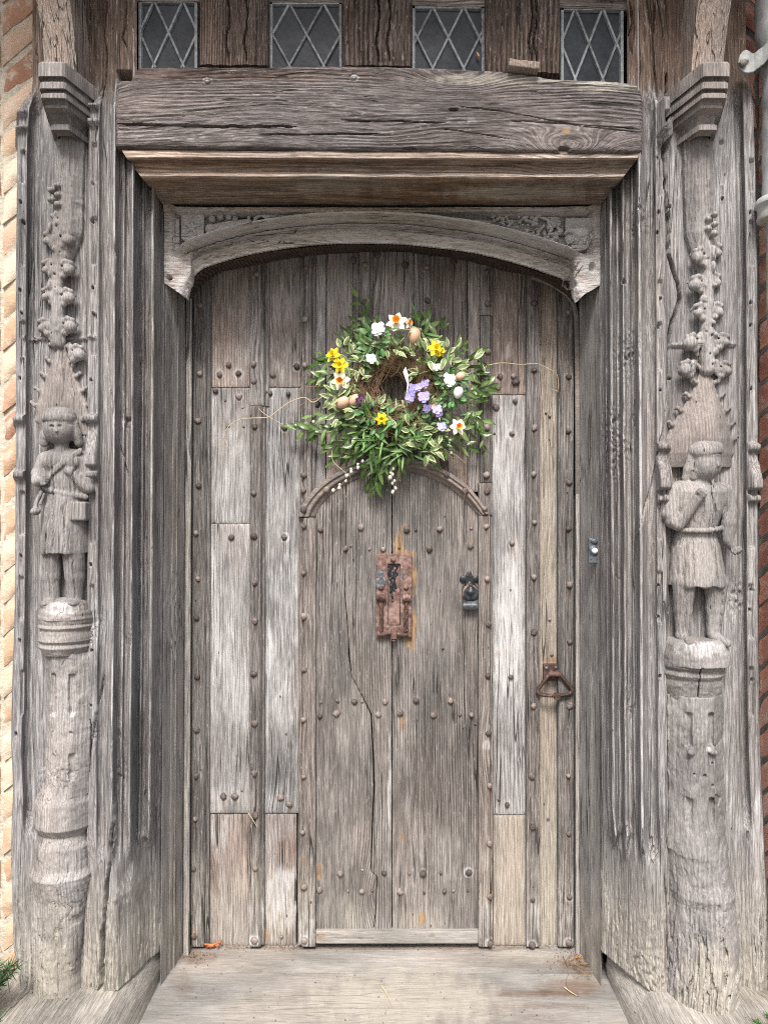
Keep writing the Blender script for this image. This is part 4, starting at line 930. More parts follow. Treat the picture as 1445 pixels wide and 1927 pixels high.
beam = sheet('lintel_beam', X, Y, Z, M_beam, None, .22, blobs=[(391,151,10,6,1.5,0),(666,146,9,7,1.6,0),(300,255,90,16,.45,0),(480,240,90,8,.5,0),(850,222,60,14,.5,0),(700,205,60,14,.4,0),(560,262,200,14,.35,0),(950,235,110,14,.4,0),(1130,262,90,14,.35,0),(1000,150,260,10,.55,1),(1140,162,80,14,.6,1),(1065,246,9,5,1.2,3),(300,140,260,12,.5,2),(600,140,260,14,.4,2)])
tag(beam, 'long horizontal oak beam with swirling grain and pale wooden plugs, under the leaded windows', 'beam')
dr = thing('wood_scrap', W(980, 140, -.50), 'small pale block of wood wedged on the right end of the long beam', 'wood block')
cv = Carve(950, 1015, -10, 30, 118, 152, 1.4); cv.box((982,8,134), (28,14,7), 2, 2, rot=.12); cv.rough(1.4, 14, 6, 3)
cv.build('block', M_brack, dr, y0=-.475, ppm=1450/2.43, base=(.1,.3,0,0))

def stud(x0, x1, pyb, y, label, mat=None, tilt=0, seed=0, name='timber_stud', group='short dark studs between the leaded windows'):
    U = np.linspace(x0, x1, 64); d = y-CAMY; zb = CAMZ+(CYP-pyb)/F*d
    z = np.concatenate([np.linspace(3.34, zb, 60)]); z = np.concatenate([[3.88], z]); UU, Z = np.meshgrid(U, z)
    Z = Z+(Z < zb+.003)*.004*fbm(UU/14, UU*0, seed)
    ex = np.minimum(UU-x0, x1-UU); Y = y+.008*np.exp(-ex/2.5)-.003*fbm(UU/22, Z*18, seed)-.0018*fbm(UU/40, Z*70, seed+2)
    for cx_, w_ in ((x0+(x1-x0)*(.3+.1*seed % .5), 2.4), (x0+(x1-x0)*.66, 2.)): Y = Y+crack(UU, CYP-(Z-CAMZ)*F/d, [(cx_, -30), (cx_+5, 30), (cx_-2, 80), (cx_+4, 118)], w_, .02)
    X = (UU-CX)/F*d+tilt*(Z-zb); o = sheet(name, X, Y, Z, mat or M_stud, None, .16, base=(0,0,.25,0)); tag(o, label, 'timber stud', group); return o
stud(375, 505.5, 122, -.452, 'dark brown oak stud between the first and second leaded windows from the left', seed=1)
stud(645, 774, 123, -.455, 'dark brown oak stud with long cracks in the middle between leaded windows', seed=2)
stud(913, 1054, 136, -.450, 'dark brown oak stud above the wood scrap, between the third and fourth leaded windows', seed=3)

def bracket(sx, label):
    pts = smooth_path([(sx*.990,-.525,2.955),(sx*.992,-.545,3.08),(sx*.998,-.60,3.25),(sx*1.0,-.70,3.45),(sx*1.0,-.86,3.66),(sx*1.0,-1.05,3.82)], 10)
    n = len(pts); m = 14; V = []; w = .048
    for i, p in enumerate(pts):
        t = (pts[min(i+1, n-1)]-pts[max(i-1, 0)]).normalized(); side = Vector((1,0,0)); f = side.cross(t).normalized()
        if f.y > 0: f = -f
        ww = w*(1+.12*i/n)
        for k in range(m):
            u = -1+2*k/(m-1); off = .0025*float(fbm(i/3., k/2., 5 if sx > 0 else 9))
            V.append(tuple(p+side*u*ww+f*(.006+.010*(1-u*u)+off)))
        V.append(tuple(p+side*ww-f*.12)); V.append(tuple(p-side*ww-f*.12))
    q = []; mm = m+2
    for i in range(n-1):
        for k in range(mm): a, b = i*mm+k, i*mm+(k+1) % mm; q.append((a, b, b+mm, a+mm))
    o = mk('curved_bracket', V, q, M_brack, None, wear=np.tile([.15,.1,0,0], (len(V), 1)), sharp=40)
    tag(o, label, 'bracket', 'curved brackets rising from the post capitals'); return o
bracket(-1, 'curved pale brown bracket rising from the capital of the left carved post')
bracket(1, 'curved pale brown bracket rising from the capital of the right carved post')
V, Fc = join([box(-1.9, 1.9, -1.2, -.98, 3.80, 4.0)]+[box(-1.9+k*.3, -1.9+k*.3+.14, -.975, -.30, 3.83, 3.98) for k in range(13)])
for i, (a, b_) in enumerate([((-1.9,1.9,-1.12,-.94,3.82,4.0), 'jetty_beam')]):
    v, f = box(*a); o = bbox_obj(mk(b_, v, f, M_stud, smooth=False), .01); tag(o, 'dark jetty beam overhead carried by the two curved brackets', 'beam')
v, f = box(-1.9, 1.9, -.939, -.30, 3.99, 4.03); o = mk('jetty_floor', v, f, M_stud, smooth=False); tag(o, 'dark boards of the overhanging upper floor above the jetty beam', 'floor boards')

# ---------------------------------------------------------------- leaded windows
def clip_poly(P, a, b, c):
    out = []
    for i in range(len(P)):
        p, q = P[i], P[(i+1) % len(P)]; dp = a*p[0]+b*p[1]-c; dq = a*q[0]+b*q[1]-c
        if dp <= 0: out.append(p)
        if dp*dq < 0: t_ = dp/(dp-dq); out.append((p[0]+(q[0]-p[0])*t_, p[1]+(q[1]-p[1])*t_))
    return out
def window(x0, x1, y0, y1, cx, cy, k, P, label):
    yy = -.418; th = thing('leaded_window', W((x0+x1)/2, y1, yy), label, 'window', 'small leaded windows above the long beam')
    def bar(name, a, b, w, dep):
        A = Vector(W(a[0], a[1], yy)); B = Vector(W(b[0], b[1], yy)); t_ = (B-A).normalized(); s_ = Vector((-t_.z, 0, t_.x))*(w/F*2.48/2)
        V = []
        for p in (A, B):
            V += [tuple(p+s_+Vector((0,.004,0))), tuple(p+s_*.6+Vector((0,-dep,0))), tuple(p-s_*.6+Vector((0,-dep,0))), tuple(p-s_+Vector((0,.004,0)))]
        o = mk(name, V, [(0,1,5,4),(1,2,6,5),(2,3,7,6),(3,0,4,7),(0,3,2,1),(4,5,6,7)], M_lead, th, smooth=False); return o
    for a, b, w in (((x0+3,y0),(x0+3,y1+8),8),((x1-3,y0),(x1-3,y1+8),8),((x0,y0+3),(x1,y0+3),8)): bar('lead_edge', a, b, w, .007)
    lines = []
    for s_ in (-1, 1):
        for n in range(-3, 4):
            c0 = cx+n*P; lines.append((s_, c0))
            pts = []
            for yv in np.linspace(y0+3, y1+6, 60):
                xv = c0+s_*(yv-cy)*k
                if x0+3 < xv < x1-3: pts.append((xv, yv))
            if len(pts) > 3: bar('lead_came', pts[0], pts[-1], 6.0, .005+.0012*(s_ > 0))
    cells = {}
    base = [(x0+2, y0+2), (x1-2, y0+2), (x1-2, y1+8), (x0+2, y1+8)]
    rr = random.Random(int(x0))
    for i in range(-5, 6):
        for j in range(-5, 6):
            Pn = base   # between line i,i+1 of slope + and j,j+1 of slope -
            Pn = clip_poly(Pn, -1, k, -(cx-k*cy+i*P)+2*0) if len(Pn) > 2 else Pn
            if len(Pn) > 2: Pn = clip_poly(Pn, 1, -k, (cx-k*cy+(i+1)*P))
            if len(Pn) > 2: Pn = clip_poly(Pn, -1, -k, -(cx+k*cy+j*P))
            if len(Pn) > 2: Pn = clip_poly(Pn, 1, k, (cx+k*cy+(j+1)*P))
            if len(Pn) < 3: continue
            ar = abs(sum(Pn[t][0]*Pn[(t+1) % len(Pn)][1]-Pn[(t+1) % len(Pn)][0]*Pn[t][1] for t in range(len(Pn))))/2
            if ar < 30: continue
            a_, b_ = rr.uniform(-.02, .02), rr.uniform(-.02, .02); V = []
            for p in Pn:
                X_, Y_, Z_ = W(p[0], p[1], yy); V.append((X_, yy+.003+a_*(X_-W(cx,0,yy)[0])+b_*(Z_-3.15), Z_))
            nV = len(V); V += [(v[0], v[1]+.003, v[2]) for v in V]
            fc = [tuple(range(nV)), tuple(nV+q for q in reversed(range(nV)))]+[(q, nV+q, nV+(q+1) % nV, (q+1) % nV) for q in range(nV)]
            mk('pane', V, fc, M_glass, th, smooth=False)
    a = W(x0-4, y0-6, -.36); b = W(x1+4, y1+14, -.36); v, f = box(a[0], b[0], -.362, -.35, b[2], a[2]); mk('dark_backing', v, f, M_dark, th, smooth=False)
window(262, 373, 2, 123, 318, 62, .45, 54, 'leftmost small leaded window, beside the dark post above the long beam')
window(508, 644, 5, 124, 577, 66, .55, 64, 'second leaded window from the left, above the beam left of the cracked middle stud')
window(775, 911, 13, 132, 843, 72, .5, 58, 'third leaded window from the left with a dry leaf at its lower right edge')
window(1054, 1172, 16, 152, 1107, 83, .39, 52, 'rightmost small leaded window, above the sagging end of the beam')
def rail():
    U = np.linspace(255, 1182, 200); z = np.linspace(3.88, 0, 12); xx = (U-CX)/F*2.475
    zb = CAMZ+(CYP-np.interp(U, [255,500,640,780,912,1054,1182], [3,4,6,11,14,15,20]))/F*2.475+.002*fbm(U/20, U*0, 4)
    t_ = np.linspace(0, 1, 12)[:, None]; Z = 3.88*(1-t_)+zb[None]*t_; X = np.repeat(xx[None], 12, 0); Y = -.432+0*X-.003*fbm(X*8, Z*20, 3)+.006*np.exp(-(Z-zb[None])/.004)
    o = sheet('window_rail', X, Y, Z, M_beam, None, .1, base=(0,.2,.5,0)); tag(o, 'brown timber rail running across the tops of the four leaded windows', 'beam')
rail()
v, f = box(.13, .141, -.4335, -.432, 0, .03)
lf = thing('dry_leaf', W(900, 105, -.428), 'tiny curled tan leaf caught on the third leaded window', 'leaf')
V, Fc = tube([W(896, 97, -.426), W(898.5, 101, -.430), W(901, 106, -.430), W(902.5, 111, -.426)], [.0005, .0035, .0035, .0006], 6)
mk('leaf_blade', V, Fc, plain('dry_leaf_tan', (.42,.25,.11), rough=.7), lf)

# ---------------------------------------------------------------- the plank door
door = thing('plank_door', (0, 0, .01), 'tall arched door of grey oak planks and nailed cover strips with an iron pull', 'door')
YB = 0.0
NAILS = [
([(377,575),(377,703),(373,792),(374.5,914),(369,1003),(373,1089),(370,1163),(372,1273),(370,1373),(370,1460),(368,1541),(365,1635),(365.5,1762)], -.030, 'door'),
([(483,516),(478,685),(478,716)], -.022, 'door'),
([(480,803),(478,928),(478,1009),(480,1097),(480,1168),(478,1268),(479,1361),(479,1455),(481,1534),(480,1634),(479,1770)], -.030, 'door'),
([(577,505),(574,688),(572,894.5),(571,922),(572,958),(575,600),(576,800)], -.026, 'door'),
([(687,499),(688,570)], -.024, 'door'), ([(803,504),(804,566)], -.022, 'door'),
([(916,512),(917,572),(917,660),(916,740),(916,804),(915,894)], -.025, 'door'), ([(916,924),(912,957)], -.037, 'door'),
([(572,991),(571.6,1078),(571.6,1160),(572,1260),(571,1354),(571.6,1461),(570,1566),(572,1669),(573,1770),(915,991),(916,1089),(918.5,1174),(918,1272),(918.5,1380),(921,1479),(921,1587.5),(921,1686.6),(922,1776)], -.038, 'door'),
([(1004.6,571),(1004.6,697),(1005,805),(1004,892),(1005,983),(1004,1086),(1004,1190),(1003,1329),(1000,1460),(1002,1556),(1002,1693),(1001,1778),(1069,588),(1069,709.5),(1068.6,811.6),(1070,907),(1068.6,995),(1071,1100),(1071,1208),(1072.6,1328),(1068.6,1459.6),(1070,1568.5),(1071,1688),(1070,1774)], -.030, 'door'),
([(431,687),(413,705),(449,703),(514,705),(559,690),(597,714),(597,761),(710,480.5),(762,499),(854,493),(665,490),(890.5,717.5),(941,709),(966,708),(936.5,728.5)], -.001, 'door'),
([(406.5,736),(450,746),(436,1011),(499.5,738.5),(509,740),(543,742),(536,804),(535,1011),(421,1498),(442,1498),(528,1500),(545,1513),(969,755),(933,766.5),(963,816),(963,1021),(960.5,1274),(953.5,1514),(970,719)], -.002, 'door'),
([(424.5,754),(457,767),(430,802),(459,803),(455.6,1487),(392,1495),(1027,776),(1034,782),(938,1505),(930,816),(1038,1231),(1034,1165),(530,1763),(1031,1541)], .0, 'door', True),
([(614,922),(840,893),(875,925)], -.046, 'door'), ([(571,960),(911,958)], -.044, 'door'),
([(604,996.5),(679,992.5),(765,997),(827.5,994.5),(650,1032),(721,1034),(807.5,1033),(885,1027),(667,1320),(724.5,1320),(783,1318.5),(847,1318.5),(633,1342),(711,1344),(753,1342),(815.6,1345),(887,1345),(602,1348),(640,1643.6),(723,1643),(796,1643.6),(882,1642),(601.5,1674),(681,1677),(753,1677),(836,1676)], -.017, 'wick'),
([(604,1321),(681,1320),(636,1320),(865,1345),(894,1362),(682,1637),(655,1676),(701,1676),(770,1643),(829,1643),(853,1676),(880,1676),(798,1680),(782,997),(695,1033),(660,1027),(751,1031),(634,1318),(716,1125),(833,1220),(886,994)], -.017, 'wick', True),

]
NPT = [(x, y) for e in NAILS if len(e) == 3 for x, y in e[0]]
def lean(px, py): return -5*np.clip((py-560)/1220, 0, 1)*np.clip((722-px)/360, 0, 1)
def plank(name, l, r, p0, p1, y, mat, parent=door, prof='flat', thick=.03, blobs=None, base=(0,0,0,0), seed=0, topline=None, nz=None, botline=None, step=1.7):
    """l, r: px or [(py, px)] edges of a board whose face is at y; rows p0..p1; prof flat, chamfer, left, right"""
    L = (lambda p: np.interp(p, *zip(*l))) if hasattr(l, '__len__') else (lambda p: l+0*p)
    Rr = (lambda p: np.interp(p, *zip(*r))) if hasattr(r, '__len__') else (lambda p: r+0*p)
    w = float(np.mean(Rr(np.array([p0, p1], float))-L(np.array([p0, p1], float))))
    if p1 is None: pass
    n = nz or int(max(24, (p1-p0)/3.2)); m = max(10, int(w/step))
    u = np.linspace(0, 1, m); u = np.concatenate([[0, .6/w, 1.8/w], u[(u > 2.4/w) & (u < 1-2.4/w)], [1-1.8/w, 1-.6/w, 1]])
    t = np.linspace(0, 1, n)[:, None]; U = np.repeat(u[None], n, 0)
    pa = p0+0*U; pb = p1+0*U
    xm = L(pa)*(1-U)+Rr(pa)*U
    if topline is not None: pa = np.interp(xm, *topline)
    if botline is not None: pb = np.interp(xm, *botline)
    PYY = pa*(1-t)+pb*t
    PX = L(PYY)*(1-U)+Rr(PYY)*U+lean(xm, PYY)
    k = seed*3.7
    PX = PX+(.5-U)*2*.35*fbm(PYY/28, U*0+(U > .5)*9+k, 3)
    e = np.minimum(U, 1-U)*w; ez = np.minimum(t*(p1-p0), (1-t)*(p1-p0))+0*U
    Y = y+.0028*np.exp(-e/1.3)+.002*np.exp(-ez/1.6)-.0012*fbm(PX/16+k, PYY/90, 3)-.0007*fbm(PX/3.5, PYY/60, int(k) % 50)
    Y = Y+.004*np.clip(fbm(PYY/13, U*0+(U > .5)*5+k, 8)-.25, 0, 1)*np.exp(-e/3)
    if prof in ('chamfer', 'left'): Y = Y+.013*sst(.30, .20, U)
    if prof in ('chamfer', 'right'): Y = Y+.013*sst(.74, .84, U)
    d = Y-CAMY; X = (PX-CX)/F*(y-CAMY); Z = CAMZ-(PYY-CYP)/F*(y-CAMY)
    wv = wearof(X, Y, Z, blobs, base); r5 = random.Random(int(seed*7))
    xa, xb, ya_, yb_ = PX.min(), PX.max(), PYY.min(), PYY.max()
    for (nx_, ny_) in NPT:
        k_ = r5.random(); Ls = 10+34*k_*k_
        if xa < nx_ < xb and ya_-20 < ny_ < yb_:
            wv[..., 2] += (.5+.6*k_)*np.exp(-((PX-nx_)/3.2)**2)*sst(ny_-4, ny_+4, PYY)*sst(ny_+Ls, ny_+4, PYY)
            wv[..., 0] += .55*np.exp(-((np.hypot(PX-nx_, PYY-ny_)-8.5)/2.2)**2)*(k_ > .35)
    return sheet(name, X, Y, Z, mat, parent, thick, wear=np.clip(wv, -1, 1.5))
fl = 1779
AT = 440    # boards run up behind the arched head
wl = lambda *b: list(b)
P1b = [(420,1430,50,80,-.5,0),(410,1340,30,60,-.3,0),(430,1010,60,140,.25,0),(400,1200,16,260,.5,0),(395,800,20,60,.4,0),(420,1440,60,110,-.9,0),(420,1495,36,22,.9,0)]
plank('plank', 388, 472, AT, 728, YB, M_panelb, seed=1, blobs=[(440,560,36,60,.3,0),(400,640,14,90,.3,0),(425,600,40,60,.35,2),(430,700,50,24,.3,0)])
plank('plank', 388, 472, 729.5, 985, YB-.001, M_panel, seed=2, blobs=P1b+[(420,820,50,20,.3,0)])
plank('plank', 388, 472, 985.8, 1530, YB-.002, M_panel, seed=3, blobs=P1b, base=(.06,0,0,0))
plank('plank', 389, 473, 1531.5, fl, YB+.004, M_panelb, seed=4, blobs=[(410,1570,36,40,.6,0),(425,1720,60,90,.5,1),(395,1660,16,60,.5,2)])
plank('plank', 506.5, 566, AT, 728, YB, M_panelb, seed=5, blobs=[(530,520,30,80,.3,0),(530,690,36,30,.3,0)])
plank('plank', 495, 566, 729.5, 1530, YB-.001, M_panel, seed=6, blobs=[(530,1180,34,190,.55,0),(505,1220,14,60,.6,0),(530,900,40,120,.25,0),(530,1440,40,110,-.8,0),(530,1430,40,80,-.4,0),(528,1500,30,30,.7,0),(560,1050,6,300,.4,0)])
plank('plank', 496, 560, 1531.5, fl, YB+.004, M_panelb, seed=7, blobs=[(530,1690,36,70,.75,0),(520,1720,40,70,.6,1),(545,1600,26,36,.5,2),(500,1760,8,16,.8,3),(528,1760,7,14,.8,2)])
plank('plank', 592.5, 613, AT, 962, YB-.004, M_panel, seed=8)
plank('plank', 614.8, 663.5, AT, 915, YB, M_panelb, seed=9, blobs=[(640,560,30,90,.2,0)])
plank('plank', 664.5, 676, AT, 900, YB-.003, M_panel, seed=10)
plank('plank', 701, 777.5, AT, 880, YB+.001, M_panelb, seed=11, base=(-.1,0,0,0))
plank('plank', 779, 789, AT, 885, YB-.004, M_panel, seed=12)
plank('plank', 815, 879, AT, 915, YB, M_panelb, seed=13, base=(-.05,0,.1,0), blobs=[(840,520,30,60,.3,2)])
plank('plank', 880.8, 903, AT, 925, YB-.003, M_panelb, seed=14)
plank('plank', 926, 974, AT, 742, YB, M_panelb, seed=15, base=(0,0,.15,0), blobs=[(950,660,30,30,.4,0)])
plank('plank', 975, 991, AT, 742, YB-.001, M_panelb, seed=16, base=(0,0,.15,0))
plank('plank', 926, 991, 743.5, 1533, YB-.001, M_panel, seed=17, base=(.12,0,0,0), blobs=[(957,1150,34,130,.75,0),(950,1260,36,70,.8,0),(945,860,18,110,.5,0),(970,920,24,60,.3,0),(975,790,16,40,-.6,0),(935,810,14,20,-.5,0),(960,1440,40,110,-.6,0),(936,1232,6,10,.7,3)])
plank('plank', 928, 990, 1535, fl, YB-.003, M_tan, seed=18, base=(.15,.15,0,0))
plank('plank', 1014, 1052, AT, fl, YB+.004, M_tan, seed=19, blobs=[(1032,1650,26,200,.5,1),(1032,950,24,300,.2,1),(1040,1242,20,5,1.2,3)])
# cover strips
def strip(l, r, p0, y=YB-.030, p1=1782, mat=None, seed=0, prof='chamfer', blobs=None, base=(0,0,0,0), name='cover_strip'):
    bl = (blobs or [])+[((l if not hasattr(l,'__len__') else l[0][1])+10,1740,26,70,.7,0),((l if not hasattr(l,'__len__') else l[0][1])+10,1700,26,110,.4,1)]
    return plank(name, l, r, p0, p1, y, mat or M_batten, seed=seed, prof=prof, thick=.032, blobs=bl, base=base)
strip(364, 396, 500, seed=31, prof='right', blobs=[(366,1763,6,16,1.1,3)])
strip(471, 506, AT, YB-.022, 763, M_strip, 32, 'right')
strip(472, 499, 764, seed=33, prof='right')
strip(565, 593, AT, YB-.026, 968, M_strip, 34, 'chamfer', [(571,923,7,9,1.2,3)])
strip(676, 701, AT, YB-.024, 880, M_strip, 35, 'right')
strip(789, 816, AT, YB-.022, 880, M_strip, 36, 'chamfer', base=(.15,0,0,0))
strip(903.5, 927, AT, YB-.026, 592, M_strip, 37, 'right')
strip(903.5, 927, 593.5, YB-.024, 908, M_batten, 38, 'right', base=(.1,0,0,0))
strip(990.5, 1016, AT, seed=39, prof='none')
strip(1050.5, 1079, AT, seed=40, prof='none')
# wicket opening frame strips
strip(562, 595, 974, YB-.038, seed=41, mat=M_strip, prof='left', base=(-.1,0,.25,0), blobs=[(585,1160,10,24,.6,0),(572,1621,6,12,1.2,3),(572,1669,6,10,.8,3)])
strip(900.5, 928, 970, YB-.038, seed=42, mat=M_strip, prof='right', base=(-.1,0,.3,0), blobs=[(914,1403,10,14,1.2,0),(921,1686,7,10,.8,3)])
plank('corner_block', 901, 926, 909, 969, YB-.036, M_batten, seed=43)
plank('bottom_rail', 596, 900, 1752.5, 1776, YB-.034, M_step, seed=44, base=(.5,.2,0,0), blobs=[(602,1762,12,8,.9,3),(680,1765,7,4,.8,2),(812,1760,7,4,.8,2)])
def arch_sweep(name, outer, inner, seed):
    o = curve(np.array(outer, float), 90); i_ = curve(np.array(inner, float), 90); t = np.linspace(0, 1, 22)[:, None]
    PX = o[None,:,0]*(1-t)+i_[None,:,0]*t; PY = o[None,:,1]*(1-t)+i_[None,:,1]*t
    yy = np.interp(t, [0,.04,.08,.30,.36,.55,.62,.70,.94,1], [-.020,-.042,-.046,-.048,-.040,-.043,-.040,-.028,-.020,-.010])
    Y = yy+0*PX-.0015*fbm(PX/9, PY/9, seed); X = (PX-CX)/F*2.86; Z = CAMZ-(PY-CYP)/F*2.86
    if PX[0,0] > PX[0,-1]: X, Y, Z = X[:, ::-1], Y[:, ::-1], Z[:, ::-1]
    sheet(name, X, Y, Z, M_arch, door, .03, base=(.1,0,.2,0), blobs=[(614,922,9,5,1.1,3),(655,900,30,10,.2,0)])
WO = [(560,972),(565,955),(583,928),(608,904),(643,883),(680,869),(720,861),(746,859)]; WI = [(594,972),(602,955),(620,935),(648,914),(684,898),(715,890),(746,888)]
arch_sweep('arch_moulding', WO, WI, 3)
arch_sweep('arch_moulding', [(747,859),(782,862),(815,873),(850,891),(883,916),(906,944),(919,966)], [(747,888),(775,890),(810,900),(845,918),(873,941),(891,960),(900,970)], 6)

# ---------------------------------------------------------------- the wicket door
wick = thing('wicket_door', (0, -.02, .06), 'small arch-topped inner door of two cracked oak boards with a rusty letter plate', 'door')
topL = (([x for x, y in WI][::1]), [y-12 for x, y in WI]); topR = ([747,775,810,845,873,891,900], [876,878,888,906,929,948,958])
crA = [(930,651),(1030,651),(1110,649),(1180,655),(1240,659),(1290,659)]; crB = [(1240,694),(1300,697),(1340,700),(1420,704),(1480,704),(1560,701),(1640,698),(1690,711),(1752,705)]
WY = -.016
cA = [(880,651),(960,652),(1034,651),(1110,649),(1180,655),(1240,658),(1275,663),(1310,682),(1345,699),(1420,703),(1480,705),(1560,701),(1640,699),(1650,710),(1700,709),(1754,704)]
def off(c, d): return [(p, x+(d(p) if callable(d) else d)) for p, x in c]
gap = lambda p: 2.6 if 1320 < p < 1640 or 1180 < p < 1250 else (1.6 if p > 1100 else 1.1)
plank('board', 595, off(cA, lambda p: -gap(p)/2), 880, 1752, WY, M_wick, wick, seed=51, topline=topL, nz=330, step=2.4, base=(0,0,0,0), blobs=[(600,1640,8,16,1.0,3),(640,1180,40,200,.15,0),(620,1500,40,160,.2,0),(660,1250,50,120,-.45,0),(640,1000,50,80,-.4,0),(650,1740,60,60,.4,1)])
plank('board', off(cA, lambda p: gap(p)/2), [(880,705),(905,704.5),(912,737),(1754,737.2)], 880, 1752, WY, M_wick, wick, seed=51.0, topline=topL, nz=330, step=2.4, blobs=[(728,1400,16,300,.35,0),(735,1500,8,200,.4,0),(708,1270,16,30,.4,0),(745,1060,10,30,.6,3),(717,1043,14,5,1.1,3)])
plank('board', [(880,706.5),(905,706),(913,739),(1754,739)], 899, 880, 1752, WY+.001, M_wick, wick, seed=52, topline=topR, nz=330, step=2.4, base=(-.08,0,.0,0),
      blobs=[(755,1300,16,160,.4,0),(800,1590,50,50,.55,0),(860,1640,26,24,.6,0),(752,1032,9,32,1.4,3),(762,1042,22,7,1.4,3),(777,1085,7,40,1.3,3),(776,1180,8,42,1.3,3),(770,1205,8,14,1.2,3),(761,996,6,11,1.1,3),(885,1026,7,7,1.1,3),(850,1318,8,5,.9,3),(757,1362,6,14,.9,3),(816,1344,6,6,.9,3),(754,1342,8,8,.8,3),(795,1728,7,12,1.0,3),(756,1575,5,10,1.1,3),(740,1120,20,80,.1,0),(840,1460,80,150,-1.0,0),(800,1370,60,60,-.4,0),(860,1100,40,80,-.4,0),(790,990,60,60,-.3,0),(760,1500,20,60,.3,0),(780,1735,60,30,.4,1)])
plank('edge_strip', 892, 900, 975, 1752, WY+.012, M_batten, wick, seed=53)

# ---------------------------------------------------------------- nails
def nail_mesh(v, r, h):
    rr = random.Random(v); n = 8; V = []; Fc = []
    rings = [(1.0, .0), (1.02, .25), (.78, .75), (.34, 1.0)]
    jit = [1+rr.uniform(-.14, .14) for _ in range(n)]
    for (k, z) in rings:
        for i in range(n):
            a = 2*math.pi*i/n+.2*v; V.append((r*k*jit[i]*math.cos(a), -h*z*(1+rr.uniform(-.08, .08)), r*k*jit[i]*math.sin(a)))
    V.append((0, -h*1.04, 0))
    for i in range(len(rings)-1):
        for k in range(n): k2 = (k+1) % n; Fc.append((i*n+k, i*n+k2, (i+1)*n+k2, (i+1)*n+k))
    for k in range(n): Fc.append(((len(rings)-1)*n+k, (len(rings)-1)*n+(k+1) % n, len(V)-1))
    me = bpy.data.meshes.new('nail'); me.from_pydata(V, [], Fc)
    me.polygons.foreach_set('use_smooth', np.ones(len(me.polygons), bool)); me.set_sharp_from_angle(angle=R(38)); me.materials.append(M_nail); return me
NM = [nail_mesh(i, .0125, .0105) for i in range(5)]; NS = [nail_mesh(i+7, .0065, .005) for i in range(3)]
rn = random.Random(12)
def nails(pts, y, parent, small=False):
    for (px, py) in pts:
        o = bpy.data.objects.new('nail', rn.choice(NS if small else NM)); o.location = W(px, py, y); o.rotation_euler = (rn.uniform(-.12,.12), rn.uniform(0, 6.28), rn.uniform(-.12,.12))
        s_ = rn.uniform(.74, 1.12); o.scale = (s_, rn.uniform(.8, 1.15), s_); link(o, parent)
for e in NAILS: nails(e[0], e[1], door if e[2] == 'door' else wick, len(e) > 3)

# ---------------------------------------------------------------- ironwork
PP = 1450/2.875
cv = Carve(700, 784, -4, 26, 1034, 1208, .8)
cv.box((741.5,3,1121), (33.5,3.4,79), 1.2, 1); cv.box((741.5,7,1119), (11.5,8,58), 1, 1, True)
for x in (717, 764): cv.ell((x,7,1106), (4.6,4,4.6), .6)
cv.ell((740,7,1053), (5,4.4,4.6), .6)
cv.rough(.5, 5, 5, 3); cv.build('letter_plate', M_iron, wick, y0=-.018, ppm=PP, sharp=40)
lp = [o for o in bpy.data.objects if o.name == 'letter_plate'][0]
def px_box(name, x0, x1, y0, y1, ya, yb, mat, parent, **k):
    a = W(x0, y0, ya); b = W(x1, y1, ya); v, f = box(a[0], b[0], ya, yb, b[2], a[2]); return bbox_obj(mk(name, v, f, mat, parent, smooth=False), k.get('w', .001), 1)
cv = Carve(726, 756, -4, 10, 1058, 1182, .8); cv.box((741.5,0,1119), (10.5,2.4,57), .5, 1); cv.rough(.5, 6, 8, 9); cv.build('flap', M_iron, lp, y0=-.018, ppm=PP, sharp=40)
cv = Carve(726, 756, -2, 12, 1058, 1140, .7)
x_ = cv.ax[0].reshape(-1,1,1); z_ = cv.ax[2].reshape(1,1,-1); y_ = cv.ax[1].reshape(1,-1,1)
dsh = np.maximum(np.abs(x_-740+3*fbm(z_/9, z_*0, 3))-np.interp(z_, [1062,1082,1094,1100,1108,1120,1132], [10,10,4,6,7,3,1.5]), np.abs(y_-2.2)-1.2); dsh = np.maximum(dsh, np.abs(z_-1097)-35); cv._put((slice(None),)*3, (dsh+2*fbm(x_/4, z_/6, 5)).astype(np.float32), 0, False)
cv.build('old_black_paint', M_blk, lp, y0=-.018, ppm=PP, sharp=40)
for (x, y, rx, ry) in ((716,1090,9,19),(759,1083,4,8)):
    cv = Carve(x-14, x+14, 0, 12, y-26, y+34, .7); x_ = cv.ax[0].reshape(-1,1,1); z_ = cv.ax[2].reshape(1,1,-1); y_ = cv.ax[1].reshape(1,-1,1)
    dsh = np.maximum((np.hypot((x_-x)/rx, (z_-y)/ry)-1)*rx, np.abs(y_-6.2)-.9); cv._put((slice(None),)*3, (dsh+2.*fbm(x_/4, z_/6, 5+x)).astype(np.float32), 0, False)
    cv.build('flaking_paint', M_blu, lp, y0=-.018, ppm=PP, sharp=40)
for sx, x0 in ((1, 717), (-1, 765)):
    parts = []
    for s_ in range(3):
        pts = []
        for i in range(40):
            tq = i/39.; a = s_*2.094+tq*9*(-sx); xx = x0+2.2*math.cos(a)+(4*math.sin(tq*3.14)*.25 if sx > 0 else -1); pts.append(W(xx, 1128+tq*60, -.031-.0032*math.sin(a)))
        parts.append(tube(pts, .0052, 7))
    V, Fc = join(parts); mk('twisted_bar', V, Fc, M_iron, lp)
    cv = Carve(x0-12, x0+12, -2, 26, 1112, 1134, .8)
    for k in (-1, 0, 1): cv.ell((x0+k*5, 12, 1122+abs(k)*1.5), (3.4, 7, 5.6), .8)
    cv.cap((x0-7,12,1127), (x0+7,12,1127), 3, 3, 1); cv.build('bar_knuckle', M_iron, lp, y0=-.018, ppm=PP)
